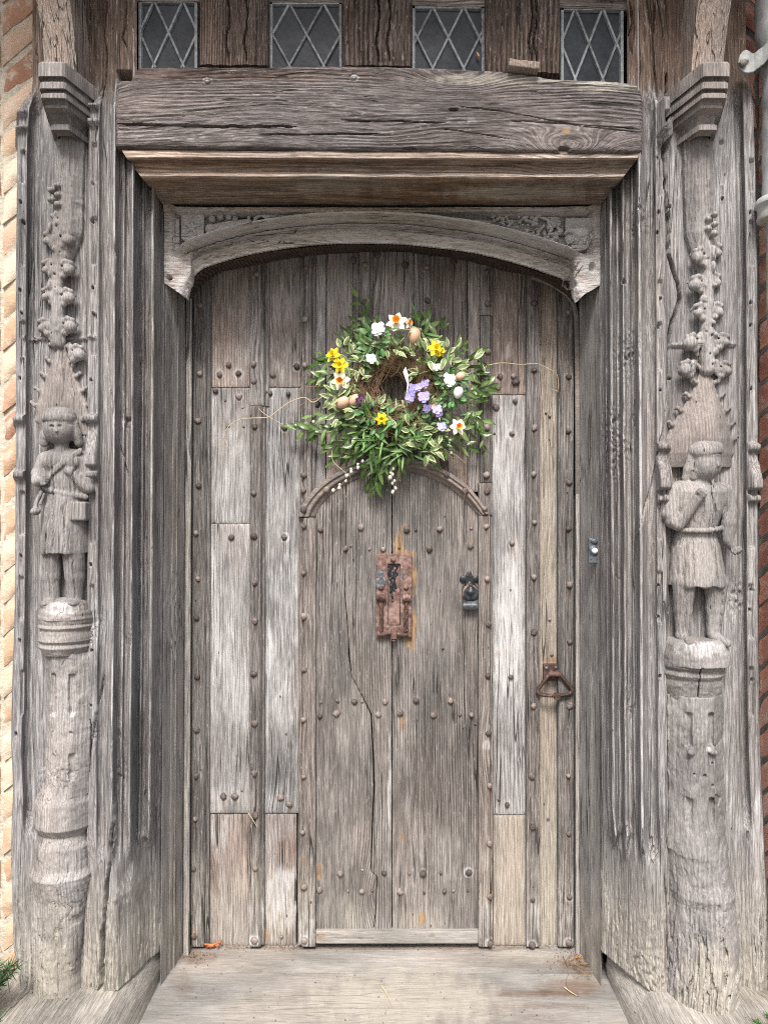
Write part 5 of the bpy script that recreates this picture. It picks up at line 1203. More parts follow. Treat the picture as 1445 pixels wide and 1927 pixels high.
cv = Carve(704, 782, -2, 22, 1182, 1212, .8); cv.cap((713,9,1194), (735,11,1190), 3.8, 3.2, 1); cv.cap((735,11,1190), (764,9,1194), 3.2, 3.8, 1); cv.box((741,11,1192), (5.5,6,9), 1.5, 1)
for k in (-5, 5): cv.cap((741+k,10,1186), (741+k,10,1204), 1.4, 1.4, .6)
cv.ell((741,12,1204), (4.5,4,3), 1); cv.cap((711,5,1196), (772,5,1197), 2.6, 2.6, 1); cv.build('foot_bar', M_iron, lp, y0=-.018, ppm=PP)

lk = thing('lock', W(884, 1115, -.03), 'black iron key escutcheon with cloverleaf top and curled blue-black pull on the small door', 'lock')
cv = Carve(860, 910, -3, 10, 1070, 1130, .7)
cv.box((883,1,1092), (7,2.4,10), 1, 1)
for c, r in (((872,1,1090),(7.4,2.6,6.6)),((895,1,1090),(7.4,2.6,6.6)),((883,1,1083),(5,2.6,8))): cv.ell(c, r, .8)
cv.ell((874,1,1098),(3,5,3), .5, True); cv.ell((893,1,1098),(3,5,3), .5, True); cv.cap((883,1,1084), (882.5,1,1075), 2.6, .8, .8)
cv.ell((884,1,1112), (15,3,17), 3); cv.build('back_plate', M_blk, lk, y0=-.018, ppm=PP, sharp=50)
cv = Carve(864, 906, 0, 18, 1090, 1136, .7); cv.ell((884,6,1115), (15,6,16), 1); cv.cap((883,5,1112), (883,4,1096), 12, 2, 3); cv.ell((884,13,1115), (12,5,13), .6, True)
cv.build('collar', M_iron, lk, y0=-.018, ppm=PP)
cv = Carve(864, 906, 0, 24, 1094, 1136, .7); cv.ell((885,11,1116), (13.5,4,13.5), 1); cv.cap((884.5,11,1112), (884.5,10,1100), 9, 3.4, 2); cv.ell((884.5,15,1101), (1.6,2,1.6), .4); cv.build('swinging_cover', M_blk, lk, y0=-.018, ppm=PP)
V, Fc = [], []
for i, (py, yy) in enumerate([(1126,-.022),(1130,-.034),(1134,-.046),(1139,-.053),(1145,-.052),(1149,-.043),(1149,-.032)]):
    for px in (871-.2*i, 878, 892, 900): V.append(W(px, py, yy))
Fc = [(i*4+k, (i+1)*4+k, (i+1)*4+k+1, i*4+k+1) for i in range(6) for k in range(3)]
o = mk('curled_pull', V, Fc, M_blk, lk); m = o.modifiers.new('thickness', 'SOLIDIFY'); m.thickness = .004
m = o.modifiers.new('smooth', 'SUBSURF'); m.levels = m.render_levels = 2

pull = link(bpy.data.objects.new('iron_pull', None), door); pull.location = W(1043, 1270, -.01)
pm = px_box('back_plate', 1022, 1050, 1250, 1281, -.014, .004, M_iron, None, w=.0015); pm.parent = pull; pm.matrix_parent_inverse = pull.matrix_basis.inverted()
def ch(o): o.parent = pull; o.matrix_parent_inverse = pull.matrix_basis.inverted(); return o
pts = smooth_path([W(x, y, yy) for x, y, yy in ((1034,1268,-.040),(1028,1275,-.042),(1018,1289,-.043),(1012,1298,-.043),(1014,1305,-.044),(1024,1308,-.046),(1045,1309,-.048),(1064,1307,-.046),(1074,1303,-.043),(1075,1296,-.043),(1066,1284,-.042),(1056,1272,-.042),(1050,1266,-.041),(1042,1267,-.041),(1034,1268,-.040))], 5)
V, Fc = tube(pts, .0072, 9); ch(mk('ring', V, Fc, M_iron))
cv = Carve(1022, 1060, -2, 24, 1254, 1284, .8); cv.cap((1032,14,1267), (1050,14,1267), 4.4, 4.6, 1); cv.cap((1036,4,1264), (1036,14,1266), 4, 4, 1); cv.cap((1047,4,1264), (1047,14,1266), 4, 4, 1); ch(cv.build('hinge_pin', M_iron, None, y0=-.014, ppm=PP))
cv = Carve(1036, 1056, 6, 28, 1298, 1318, .8); cv.box((1046,16,1308), (5.5,6,6.5), 2, 1); ch(cv.build('ring_clip', M_iron, None, y0=-.014, ppm=PP))
for x, y in ((1028,1257),(1045.5,1256)):
    o = bpy.data.objects.new('nail', NS[0]); o.location = W(x, y, -.014); o.scale = (1.1,1.1,1.1); COL.objects.link(o); ch(o)

bell = thing('doorbell', W(1116, 1036, -.20), 'small dark doorbell plate with a white push button on the right jamb', 'doorbell')
cv = Carve(1098, 1134, -4, 16, 1006, 1066, .7); cv.box((1116,2,1036), (11,4,24), 2, 1)
for x in (1104, 1128):
    for y in (1010, 1062): cv.box((x,2,y), (3,8,3), 0, .5, True, rot=.78)
cv.ell((1116,7,1018), (7,3,5), 1); cv.ell((1116,6,1036), (9,3,9), 1); cv.ell((1116,10,1036), (7,3,7), .5, True)
for x in (1110, 1121): cv.ell((x,7,1054), (1.5,3,1.5), .4, True)
cv.build('plate', M_blk, bell, y0=-.212, ppm=1450/2.69, sharp=45)
cv = Carve(1106, 1126, 0, 18, 1026, 1046, .7); cv.ell((1116,9,1036), (5.6,5,5.6), 0); cv.build('button', plain('white_button', (.78,.78,.76), rough=.35, var=.04, bump=0), bell, y0=-.212, ppm=1450/2.69)

# ---------------------------------------------------------------- drainpipe
pipe = thing('drainpipe', (1.27, -.50, 0), 'pale weathered metal drainpipe with strap bracket right of the right carved post', 'drainpipe')
def pipe_mat():
    b = NB('weathered_pipe_paint'); x, y, z, r = b.coords(0.)
    n = b.noise(b.V(x, y, b.M('MULTIPLY', z, .6)), 22., 6, .7); n2 = b.noise(b.V(x, y, b.M('MULTIPLY', z, .4)), 5., 4)
    c = b.ramp(b.M('ADD', b.M('MULTIPLY', n, .6), b.M('MULTIPLY', n2, .4)), [(.3, (.13,.135,.13)), (.45, (.30,.31,.30)), (.62, (.44,.45,.44))])
    low = b.ss(z, 2.62, 2.45); c = b.mix(b.M('MULTIPLY', low, .75), c, b.ramp(n, [(.35, (.18,.13,.07)), (.6, (.50,.43,.30))]))
    b.put(b.p.inputs['Base Color'], c); b.p.inputs['Roughness'].default_value = .6; b.bump(n, .002); return b.m
M_pipe = pipe_mat()
def pipe_part(name, pts, rad, n=22):
    V, Fc = tube(pts, rad, n); return mk(name, V, Fc, M_pipe, pipe, sharp=50)
pts = []; rad = []
for py in np.linspace(-60, 392, 60): pts.append(W(1474+(-14 if py < 60 else -14+14*min(1, (py-60)/80)), py, -.50)); rad.append(.062+.0012*math.sin(py*.11))
pipe_part('upper_pipe', pts, rad)
pts = [W(1470, py, -.50) for py in (372,374,380,386,390,400,410,414,418)]; pipe_part('collar', pts, [.064,.072,.078,.078,.070,.068,.072,.070,.05])
pts = [W(1471+12*sst(500, 850, py), py, -.50) for py in np.linspace(400, 2050, 60)]; pipe_part('lower_pipe', pts, [.046+.001*math.sin(k*1.3) for k in range(60)])
for py in (800, 1250): pipe_part('collar', [W(1484, py+k, -.50) for k in (-10,-6,0,8,16,20)], [.045,.051,.053,.053,.051,.045])
cv = Carve(1380, 1500, 10, 90, 30, 160, 1.4)
x_ = cv.ax[0].reshape(-1,1,1); y_ = cv.ax[1].reshape(1,-1,1); z_ = cv.ax[2].reshape(1,1,-1)
cz = np.interp(x_, [1385,1398,1412,1426,1440,1456,1480,1500], [121,121,124,116,98,82,70,66]); cyd = np.interp(x_, [1385,1412,1424,1436,1450,1470,1500], [30,30,40,58,70,78,74]); hh = np.interp(x_, [1384,1387,1392,1400,1412,1426,1500], [1,12,19,22,17,17,17])
dsh = np.maximum(np.maximum(np.abs(z_-cz)-hh, np.abs(y_-cyd)-4), 1384-x_); cv._put((slice(None),)*3, dsh.astype(np.float32), 0, False)
cv.ell((1398,34,120), (5,6,5), 2); cv.rough(1., 12, 12, 3); cv.build('strap_bracket', M_pipe, pipe, y0=-.46, ppm=604)
o = bpy.data.objects.new('bolt', NM[0]); o.location = W(1396, 120, -.520); link(o, pipe)

# added dark sheet that stops light showing through gaps between the boards
v, f = box(-1.0, 1.0, .06, .09, -.1, 3.0); mk('gap_light_blocker', v, f, M_dark, door, smooth=False)

# ---------------------------------------------------------------- leaves and flowers
def leaf_mat(name, a, c, d, edge=None, rough=.38, vein=.35, trans=.12):
    b = NB(name); x, y, z, r = b.coords(4.)
    at = b.new('ShaderNodeAttribute', attribute_name='wear'); s_ = b.new('ShaderNodeSeparateColor'); b.t.links.new(at.outputs['Color'], s_.inputs[0])
    n = b.noise(b.V(x, y, z), 90., 4, .6); col = b.ramp(b.M('MULTIPLY_ADD', r, .55, b.M('MULTIPLY', n, .45)), [(.2, a), (.5, c), (.85, d)])
    col = b.mix(b.M('MULTIPLY', b.ss(s_.outputs[0], .12, .0), vein), col, b.mix(.5, d, (.5, .6, .3)))
    if edge:
        e = b.ss(b.M('ADD', s_.outputs[1], b.M('MULTIPLY', b.M('SUBTRACT', b.noise(b.V(x, y, z), 160., 2), .5), .7)), .48, .60)
        col = b.mix(b.M('MULTIPLY', e, .92), col, edge)
    b.put(b.p.inputs['Base Color'], col); b.p.inputs['Roughness'].default_value = rough
    t = b.new('ShaderNodeBsdfTranslucent'); b.put(t.inputs[0], col); m = b.new('ShaderNodeMixShader'); m.inputs[0].default_value = trans
    b.t.links.new(b.p.outputs[0], m.inputs[1]); b.t.links.new(t.outputs[0], m.inputs[2]); b.t.links.new(m.outputs[0], b.out.inputs[0]); b.bump(n, .0006); return b.m
ML_dark = leaf_mat('glossy_green_leaf', (.035,.07,.014), (.085,.155,.038), (.20,.30,.095), rough=.28)
ML_var = leaf_mat('cream_edged_leaf', (.07,.14,.045), (.13,.22,.08), (.22,.32,.14), edge=(.50,.52,.27), rough=.5)
ML_round = leaf_mat('viola_leaf', (.035,.10,.03), (.08,.20,.06), (.16,.32,.12), rough=.45)
ML_blade = leaf_mat('narcissus_blade', (.05,.12,.03), (.10,.22,.05), (.19,.33,.10), rough=.45)
M_stem = plain('green_stem', (.07,.10,.035), rough=.6, bump=0); M_twig = plain('willow_twig', (.26,.17,.10), rough=.7, var=.35, scale=60)
M_twigl = plain('pale_twig', (.52,.41,.26), rough=.7, var=.3, scale=60)
M_moss = plain('dry_moss', (.075,.048,.024), rough=.95, var=.7, scale=160, bump=.004); M_straw = plain('brown_fibre', (.17,.105,.055), rough=.8, var=.5, scale=20, bump=0)
M_yel = plain('yellow_petal', (.85,.62,.015), rough=.5, var=.08, bump=0, **{'Subsurface Weight': .15}); M_wht = plain('cream_petal', (.80,.76,.60), rough=.5, var=.06, bump=0)
M_org = plain('orange_trumpet', (.82,.36,.03), rough=.5, var=.15, bump=0); M_pur = plain('lilac_petal', (.38,.33,.66), rough=.5, var=.2, scale=120, bump=0)
M_white = plain('white_petal', (.84,.84,.84), rough=.5, var=.05, bump=0); M_plum = plain('plum_petal', (.05,.008,.045), rough=.5, bump=0)
M_egg = plain('brown_eggshell', (.62,.40,.27), rough=.45, var=.10, scale=200, bump=.0002); M_eggw = plain('white_eggshell', (.80,.79,.76), rough=.4, var=.04, bump=0)
M_cat = plain('silver_catkin', (.62,.60,.52), rough=.9, var=.12, scale=500, bump=.002); M_feath = plain('white_feather', (.75,.75,.76), rough=.7, var=.05, bump=0)

def leaf_mesh(name, L, Wd, mat, seed, tipk=1.0, bend=.25, cup=.25, round_=False):
    rr = random.Random(seed); n, m = 8, 5; V = []; A = []
    for i in range(n):
        t = i/(n-1)
        if round_: w = math.sin(math.pi*min(1, (t*.93+.04)))**.6*(.55+.45*t)
        else: w = (math.sin(math.pi*t**.82))**.9*(1-.25*t) if 0 < t < 1 else 0
        w = max(w, .03)*Wd/2
        for j in range(m):
            s_ = -1+2*j/(m-1)
            z = cup*abs(s_)*w - bend*L*t*t + .03*L*math.sin(t*7+seed)*s_
            V.append((s_*w+.04*L*math.sin(t*3+seed), t*L, z)); A.append((abs(s_)*.9+(0 if w > .1*Wd/2 else .5), max(abs(s_), t**4), 0, 0))
    Fc = [(i*m+j, i*m+j+1, (i+1)*m+j+1, (i+1)*m+j) for i in range(n-1) for j in range(m-1)]
    me = bpy.data.meshes.new(name); me.from_pydata(V, [], Fc); me.polygons.foreach_set('use_smooth', np.ones(len(me.polygons), bool))
    a = me.attributes.new('wear', 'FLOAT_COLOR', 'POINT'); a.data.foreach_set('color', np.array(A, np.float32).ravel()); me.materials.append(mat); return me
LM = {'glossy_leaf': [leaf_mesh('glossy_leaf', .058, .0195, ML_dark, k, bend=(-.12,.1,.3,.22,.05)[k]) for k in range(5)],
      'variegated_leaf': [leaf_mesh('variegated_leaf', .042, .021, ML_var, k+5, bend=(.1,.3,.45,.2)[k], cup=(.2,.5,.8,.4)[k]) for k in range(4)],
      'viola_leaf': [leaf_mesh('viola_leaf', .030, .024, ML_round, k+9, bend=.3, cup=.35, round_=True) for k in range(4)],
      'narrow_blade': [leaf_mesh('narrow_blade', .085, .010, ML_blade, k+14, bend=.12, cup=.5) for k in range(2)]}
wr = thing('wreath', W(748, 745, -.08), 'spring flower wreath of evergreen leaves, daffodils and eggs hanging on the plank door', 'wreath')
rw = random.Random(21); LC = {k: 0 for k in LM}
def leaf(kind, p, d, nrm, s=1.):
    """a leaf at p growing along d, its face turned to nrm"""
    LC[kind] += 1
    if LC[kind] > 298: return
    d = Vector(d).normalized(); nrm = Vector(nrm); x = d.cross(nrm)
    if x.length < 1e-4: x = d.cross(Vector((0,0,1)))
    x.normalize(); z = x.cross(d)
    o = bpy.data.objects.new(kind, rw.choice(LM[kind])); s *= rw.uniform(.82, 1.15)
    o.matrix_basis = Matrix.Translation(p) @ Matrix((x, d, z)).transposed().to_4x4() @ Matrix.Scale(s, 4)
    o.matrix_basis = o.matrix_basis
    link(o, wr); return o
Cw = Vector(W(742, 742, -.085))
def WP(px, py, dep): return Vector(W(px, py, -.02-dep))
# moss ring
nu, nv = 96, 22; V = []
for i in range(nu):
    a = 2*math.pi*i/nu
    for j in range(nv):
        b_ = 2*math.pi*j/nv; r_ = .047*(1+.35*float(fbm(i/5., j/4., 3))); 
        V.append((Cw.x+math.cos(a)*(.112+r_*math.cos(b_)), Cw.y+.012+r_*math.sin(b_)*.95, Cw.z+.012+math.sin(a)*(.112+r_*math.cos(b_))))
Fc = [(i*nv+j, i*nv+(j+1) % nv, ((i+1) % nu)*nv+(j+1) % nv, ((i+1) % nu)*nv+j) for i in range(nu) for j in range(nv)]
mk('moss_ring', V, Fc, M_moss, wr, sharp=None)
P = []
for k in range(620):
    a = rw.uniform(0, 6.283); r_ = rw.uniform(.055, .165); p = Cw+Vector((math.cos(a)*r_, rw.uniform(-.052, -.02), .012+math.sin(a)*r_))
    t_ = Vector((-math.sin(a)+rw.gauss(0,.5), rw.gauss(0,.35), math.cos(a)+rw.gauss(0,.5))).normalized()*rw.uniform(.02, .05); b_ = Vector((rw.gauss(0,.008), -abs(rw.gauss(0,.008)), rw.gauss(0,.008)))
    P.append(tube([p-t_, p+b_, p+t_+b_*.3], .0007, 3, False))
V, Fc = join(P); tag(mk('fibres', V, Fc, M_straw, wr), kind='stuff')
# sprays of glossy leaves: root, tip (photo px), depth at both ends
def spray(a, b, da=.07, db=.05, n=8, s=1., sag=0, kind='glossy_leaf', stem=M_stem, alt=.75):
    A = WP(a[0], a[1], da); B = WP(b[0], b[1], db); mid = (A+B)/2+Vector((rw.gauss(0,.008), -.012, sag*.02)); pts = smooth_path([A, mid, B], 8)
    V, Fc = tube(pts, [.0014*(1-.6*i/len(pts)) for i in range(len(pts))], 5); mk('stem', V, Fc, stem, wr)
    for k in range(n):
        t_ = .18+.82*k/(n-1) if n > 1 else 1; i = min(len(pts)-2, int(t_*(len(pts)-1))); p = pts[i].lerp(pts[i+1], t_*(len(pts)-1)-i); d = (pts[i+1]-pts[i]).normalized()
        sd = Vector((-d.z, 0, d.x))*(1 if k % 2 else -1); last = k == n-1
        dd = d+(0 if last else 1)*sd*alt*rw.uniform(.7, 1.3)+Vector((0, rw.gauss(-.12, .28), rw.gauss(-.12, .15)))
        leaf(kind, p, dd, Vector((rw.gauss(0,.4), -1, rw.gauss(.25,.4))), s)
for a, b, kw in (((705,640),(672,560),dict(n=5)),((700,640),(672,606),dict(n=5)),((712,640),(694,598),dict(n=5)),((800,640),(790,598),dict(n=5)),((790,640),(808,600),dict(n=5)),((815,650),(830,612),dict(n=4)),
    ((690,655),(655,625),dict(n=6)),((680,660),(648,640),dict(n=4)),((660,680),(605,685),dict(n=6)),((655,700),(598,712),dict(n=6)),((660,720),(610,730),dict(n=6)),((640,690),(606,665),dict(n=3)),
    ((670,780),(590,782),dict(n=7)),((660,790),(560,808),dict(n=10,alt=.9,sag=-1)),((670,800),(600,820),dict(n=8)),((690,810),(620,845),dict(n=8)),((690,820),(636,860),dict(n=8)),((700,830),(660,862),dict(n=6)),((720,840),(690,880),dict(n=6)),
    ((725,850),(703,920),dict(n=8)),((735,850),(718,905),dict(n=7)),((715,850),(697,900),dict(n=5)),((760,850),(750,880),dict(n=5)),((780,840),(772,868),dict(n=4,s=.8)),((790,835),(820,872),dict(n=6,s=.8)),((820,830),(846,852),dict(n=5,s=.8)),
    ((830,820),(880,842),dict(n=7)),((840,800),(900,815),dict(n=7)),((850,780),(905,790),dict(n=6)),((860,760),(905,745),dict(n=6)),((870,740),(922,725),dict(n=7)),((870,710),(905,690),dict(n=6)),((865,690),(898,668),dict(n=5)),((850,670),(872,650),dict(n=4)),
    ((880,770),(898,800),dict(n=6,s=.75)),((885,760),(912,850),dict(n=10,s=.55)),((890,700),(915,716),dict(n=6,s=.6)),((740,780),(700,742),dict(n=3)),((745,800),(760,748),dict(n=3)),((700,790),(640,800),dict(n=5)),((760,820),(810,835),dict(n=6)),((700,800),(690,840),dict(n=6)),((750,830),(730,850),dict(n=5)),((770,830),(830,830),dict(n=6))):
    spray(a, b, **kw)
def ringpt(px, py, j=.01, d0=.05, d1=.12): return WP(px+rw.gauss(0, j*500), py+rw.gauss(0, j*500), rw.uniform(d0, d1))
def cluster(kind, px, py, rx, ry, n, s=1., d0=.07, d1=.13):
    for k in range(n):
        a = rw.uniform(0, 6.28); r_ = math.sqrt(rw.random()); x = px+rx*r_*math.cos(a); y = py+ry*r_*math.sin(a)
        p = WP(x, y, rw.uniform(d0, d1)); out = Vector((math.cos(a), 0, -math.sin(a)))
        leaf(kind, p, out*1.1+Vector((rw.gauss(0,.4), rw.gauss(-.35,.35), rw.gauss(.1,.4))), Vector((rw.gauss(0,.45), -1, rw.gauss(.35,.45))), s)
for args in ((650,665,24,16,14),(672,680,22,22,14),(664,718,22,18,20),(640,745,22,14,14),(648,780,18,14,8),(735,650,26,14,16),(800,668,30,22,17),(840,665,30,20,18),(800,700,22,18,12),(850,690,20,16,10),(770,770,20,12,12),(760,812,40,18,18),(800,815,34,20,20),(800,845,26,12,14),(830,740,16,16,10),(690,770,30,16,14),(885,680,16,12,5)): cluster('variegated_leaf', *args)
for args in ((704,650,22,34,46),(706,680,14,16,16),(700,775,32,22,52),(716,800,24,16,20),(845,715,26,14,26),(850,745,22,18,30),(790,800,26,14,22),(780,780,16,10,12),(820,790,18,12,12),(740,790,16,10,10)): cluster('viola_leaf', *args, s=.85)
for args in ((835,690,12,14,10),(760,790,18,16,8),(690,800,20,14,14),(740,830,34,16,16),(720,815,30,14,14),(770,850,26,10,8),(700,840,18,12,8),(790,620,20,14,8)): cluster('narrow_blade', *args)
# fine filler foliage under the leaves, uncountable
P = []; me0 = LM['glossy_leaf'][2]; vv = [v.co.copy() for v in me0.vertices]; ff = [tuple(p.vertices) for p in me0.polygons]
for k in range(330):
    a = rw.uniform(0, 6.283); r_ = rw.gauss(.145, .035); 
    if r_ < .085: continue
    p = Cw+Vector((math.cos(a)*r_, rw.uniform(-.045, .02), .008+math.sin(a)*r_)); d = Vector((math.cos(a)+rw.gauss(0,.7), rw.gauss(-.2,.4), math.sin(a)+rw.gauss(0,.7))).normalized()
    z = Vector((rw.gauss(0,.5), -1, rw.gauss(.2,.5))).normalized(); x = d.cross(z).normalized(); z = x.cross(d); s_ = rw.uniform(.4, .85)
    P.append(([p+(x*v.x+d*v.y+z*v.z)*s_ for v in vv], ff))
V, Fc = join(P); tag(mk('filler_foliage', V, Fc, ML_dark, wr, sharp=None), kind='stuff')

def petal_v(L, Wd, cup, tip, n=6, m=5, wave=.0):
    V = []
    for i in range(n):
        t = i/(n-1); w = (math.sin(math.pi*min(1, .08+.92*t)**(1.25 if tip else .9))+.10*(1-t))*(Wd/2); 
        if i == n-1: w = .08*Wd if tip else .45*Wd
        for j in range(m):
            s_ = -1+2*j/(m-1); V.append(Vector((s_*w, t*L-(0 if tip else (s_*s_)*.14*L*(t > .9)), cup*L*t*t-.15*w*(1-abs(s_))+wave*L*math.sin(9*t+4*s_))))
    return V, [(i*m+j, i*m+j+1, (i+1)*m+j+1, (i+1)*m+j) for i in range(n-1) for j in range(m-1)]
def flower(name, p, nrm, mats, L, kind):
    """petals round an axis nrm; built at p"""
    nrm = Vector(nrm).normalized(); up = Vector((0,0,1)); x = up.cross(nrm).normalized(); y = nrm.cross(x)
    def T(v): return p+x*v.x+y*v.y+nrm*v.z
    def rotz(v, a): return Vector((v.x*math.cos(a)-v.y*math.sin(a), v.x*math.sin(a)+v.y*math.cos(a), v.z))
    spin = rw.uniform(0, 1)
    V0 = []; F0 = []; first = None
    if kind == 'daffodil':
        cup = [(.0,.16),(.3,.22),(.6,.24),(.85,.30),(1.0,.40)]; n = 14; cv_, cf = [], []
        for t, r_ in cup:
            for k in range(n): a = 6.283*k/n; rr_ = r_*L*(1+(.10*math.sin(a*5+spin) if t > .8 else 0)); cv_.append(T(Vector((rr_*math.cos(a), rr_*math.sin(a), t*L*.62))))
        cf = [(i*n+k, i*n+(k+1) % n, (i+1)*n+(k+1) % n, (i+1)*n+k) for i in range(4) for k in range(n)]+[tuple(reversed(range(n)))]
        core = mk(name, cv_, cf, mats[1], wr, sharp=60); first = core
        for k in range(6):
            a = 6.283*k/6+spin; pv, pf = petal_v(L, L*.62, rw.uniform(-.2, .12), True); mk('petal', [T(rotz(v+Vector((0,.06*L,.001*(k % 2))), a)) for v in pv], pf, mats[0], core, sharp=None)
    else:
        cv_, cf = lathe([(.0012,-.001),(.10*L,0),(.09*L,.05*L),(.03*L,.09*L)], 8); core = mk(name, [T(Vector(v)) for v in cv_], cf, mats[1], wr)
        for k, (a, s_) in enumerate(((0,1.0),(1.05,.95),(-1.05,.95),(2.2,1.0),(-2.2,1.0))):
            a += spin*.6-.3+ (3.14 if kind == 'pansy' else 0); pv, pf = petal_v(L*s_, L*s_*1.0, rw.uniform(-.15, .1), False, wave=.03); mk('petal', [T(rotz(v+Vector((0,.03*L,.0012*(k % 3))), a)) for v in pv], pf, mats[0], core, sharp=None)
    return core
PXM = 1/515.
for x, y, r_, dpt, nr in ((627,668,15,.135,(-.5,-1,.2)),(640,687,15,.14,(-.2,-1,-.1)),(820,656,16,.135,(.2,-1,.1)),(718,788,12,.15,(0,-1,-.3)),(829,662,10,.13,(.7,-1,.1))): flower('daffodil', WP(x, y, dpt), nr, (M_yel, M_yel), r_*PXM*.98, 'daffodil')
for x, y, r_, dpt, nr in ((746,606,22,.12,(-.1,-1,.25)),(641,716,20,.13,(-.15,-1,-.2)),(861,803,18,.12,(.3,-1,0)),(768,608,14,.10,(.8,-.8,.2))): flower('narcissus', WP(x, y, dpt), nr, (M_wht, M_org), r_*PXM*.86, 'daffodil')
for x, y, r_ in ((712,617,12),(698,674,10),(846,714,13),(821,690,7),(708,622,9)): flower('pansy', WP(x, y, .145), (rw.gauss(0,.2), -1, rw.gauss(0,.2)), (M_white, M_yel), r_*PXM*1.05, 'pansy')
for x, y, r_ in ((778,730,11),(771,748,11),(797,746,13),(800,722,10),(803,768,10),(822,770,11),(831,802,11),(786,728,9),(826,778,9),(774,740,9)): flower('viola', WP(x, y, .15), (rw.gauss(0,.3), -1, rw.gauss(0,.3)), (M_pur, M_white), r_*PXM*.88, 'pansy')
for x, y, r_ in ((680,748,9),(675,754,8)): flower('viola', WP(x, y, .15), (rw.gauss(0,.3), -1, 0), (M_plum, M_yel), r_*PXM*.88, 'pansy')
def egg(x, y, r_, dep, mat, tilt):
    prof = [(math.sin(t_)*(1-.13*math.cos(t_)), -math.cos(t_)*1.28) for t_ in np.linspace(.02, 3.12, 14)]; v, f = lathe(prof, 18); c = WP(x, y, dep); k = r_*PXM*.88
    Rm = Matrix.Rotation(tilt, 3, 'Y'); mk('egg', [c+Rm @ (Vector(q)*k) for q in v], f, mat, wr, sharp=None)
for a in ((645,757,13,.105,M_egg,1.0),(668,753,11,.115,M_egg,.8),(779,632,14,.10,M_egg,.1),(798,645,8,.10,M_egg,.3),(866,708,9,.115,M_egg,1.2),(862,739,10,.125,M_eggw,.3),(812,766,7,.10,M_egg,.6)): egg(*a)
for pts in ([(680,868),(671,880),(660,886),(652,900),(640,915),(630,923)],[(735,868),(738,885),(736,897),(741,910),(742,926)]):
    path = smooth_path([WP(x, y, .07) for x, y in pts], 6); st, sf = tube(path, .0009, 5); ck = mk('catkin_twig', st, sf, M_twig, wr)
    L_ = len(path); n = 10
    for k in range(n):
        p = path[int(k*(L_-1)/(n-1))]+Vector(((-1)**k*.005, -.003, 0)); v, f = lathe([(.1,-1.2),(.8,-.7),(1,0),(.75,.8),(.1,1.25)], 10); s_ = .0068*rw.uniform(.8,1.15)*(.75 if k < 2 else 1)
        mk('catkin', [p+Matrix.Rotation(rw.uniform(-.6,.6),3,'Y') @ (Vector(q)*s_) for q in v], f, M_cat, ck, sharp=None)
for x, y in ((590,794),(907,689),(899,701),(849,852)):
    v, f = lathe([(.1,-1.2),(.8,-.7),(1,0),(.75,.8),(.1,1.25)], 10); mk('bud', [WP(x, y, .06)+Vector(q)*.006 for q in v], f, M_cat, wr)
def twig(pts, r0=.0016, r1=.0006, mat=None, d0=.05, d1=.02):
    n = len(pts); path = smooth_path([WP(x, y, d0+(d1-d0)*i/(n-1)) for i, (x, y) in enumerate(pts)], 6); V, Fc = tube(path, [r0+(r1-r0)*i/len(path) for i in range(len(path))], 6); mk('twig', V, Fc, mat or M_twig, wr)
twig([(650,735),(612,744),(590,757),(572,748),(545,757),(520,775),(505,785),(470,787),(450,790),(430,803),(422,822),(418,836),(406,838)], .0022, .0012, M_twigl)
twig([(422,825),(432,845)], .0012, .0006, M_twigl, .02, .02); twig([(505,784),(490,772),(488,768)], .0013, .0006, M_twigl, .02, .02); twig([(505,784),(525,795),(536,803)], .0012, .0006, M_twigl, .02, .02)
twig([(640,732),(600,728),(568,730),(560,748),(562,762)], .0016, .0007); twig([(600,700),(575,705),(565,718),(575,735)], .0014, .0006); twig([(650,740),(580,755),(545,780),(538,790)], .0012, .0005)
twig([(870,712),(895,695),(915,688),(945,683),(980,686),(1008,684),(1030,693),(1048,706),(1049,738)], .002, .0007, M_twigl); twig([(1048,736),(1038,732),(1036,735)], .0008, .0005, M_twigl, .02, .02)
twig([(700,670),(712,685),(730,690),(752,692)], .0014, .0008, M_straw, .10, .10); twig([(738,690),(738,730)], .001, .0006, M_straw, .08, .06); twig([(730,700),(723,745)], .001, .0006, M_straw, .08, .06)
for pts in ([(625,848),(627,868),(645,885),(660,900),(655,925),(650,936)],[(750,860),(752,890),(756,915),(757,945)],[(752,880),(745,910),(735,935)],[(800,870),(808,895),(812,915)],[(860,875),(872,895),(875,925),(868,952)],[(840,850),(850,860),(865,862),(877,870)],[(835,845),(860,858),(875,872)],[(790,690),(815,700),(850,692),(872,700),(880,720)],[(850,860),(858,880),(873,900)],[(898,702),(915,690),(903,685)],[(720,640),(735,655),(745,648)]): twig(pts, .0013, .0006, M_twigl if rw.random() < .5 else M_twig, .07, .04)
V, Fc = join([([WP(763,690,.12),WP(768,705,.125),WP(770,722,.12),WP(766,742,.11),WP(760,758,.10),WP(764,742,.112),WP(766,722,.122),WP(758,700,.13)], [(0,1,6,7),(1,2,6),(2,3,5,6),(3,4,5)])])
o = mk('feather', V, Fc, M_feath, wr); m = o.modifiers.new('t', 'SOLIDIFY'); m.thickness = .0012

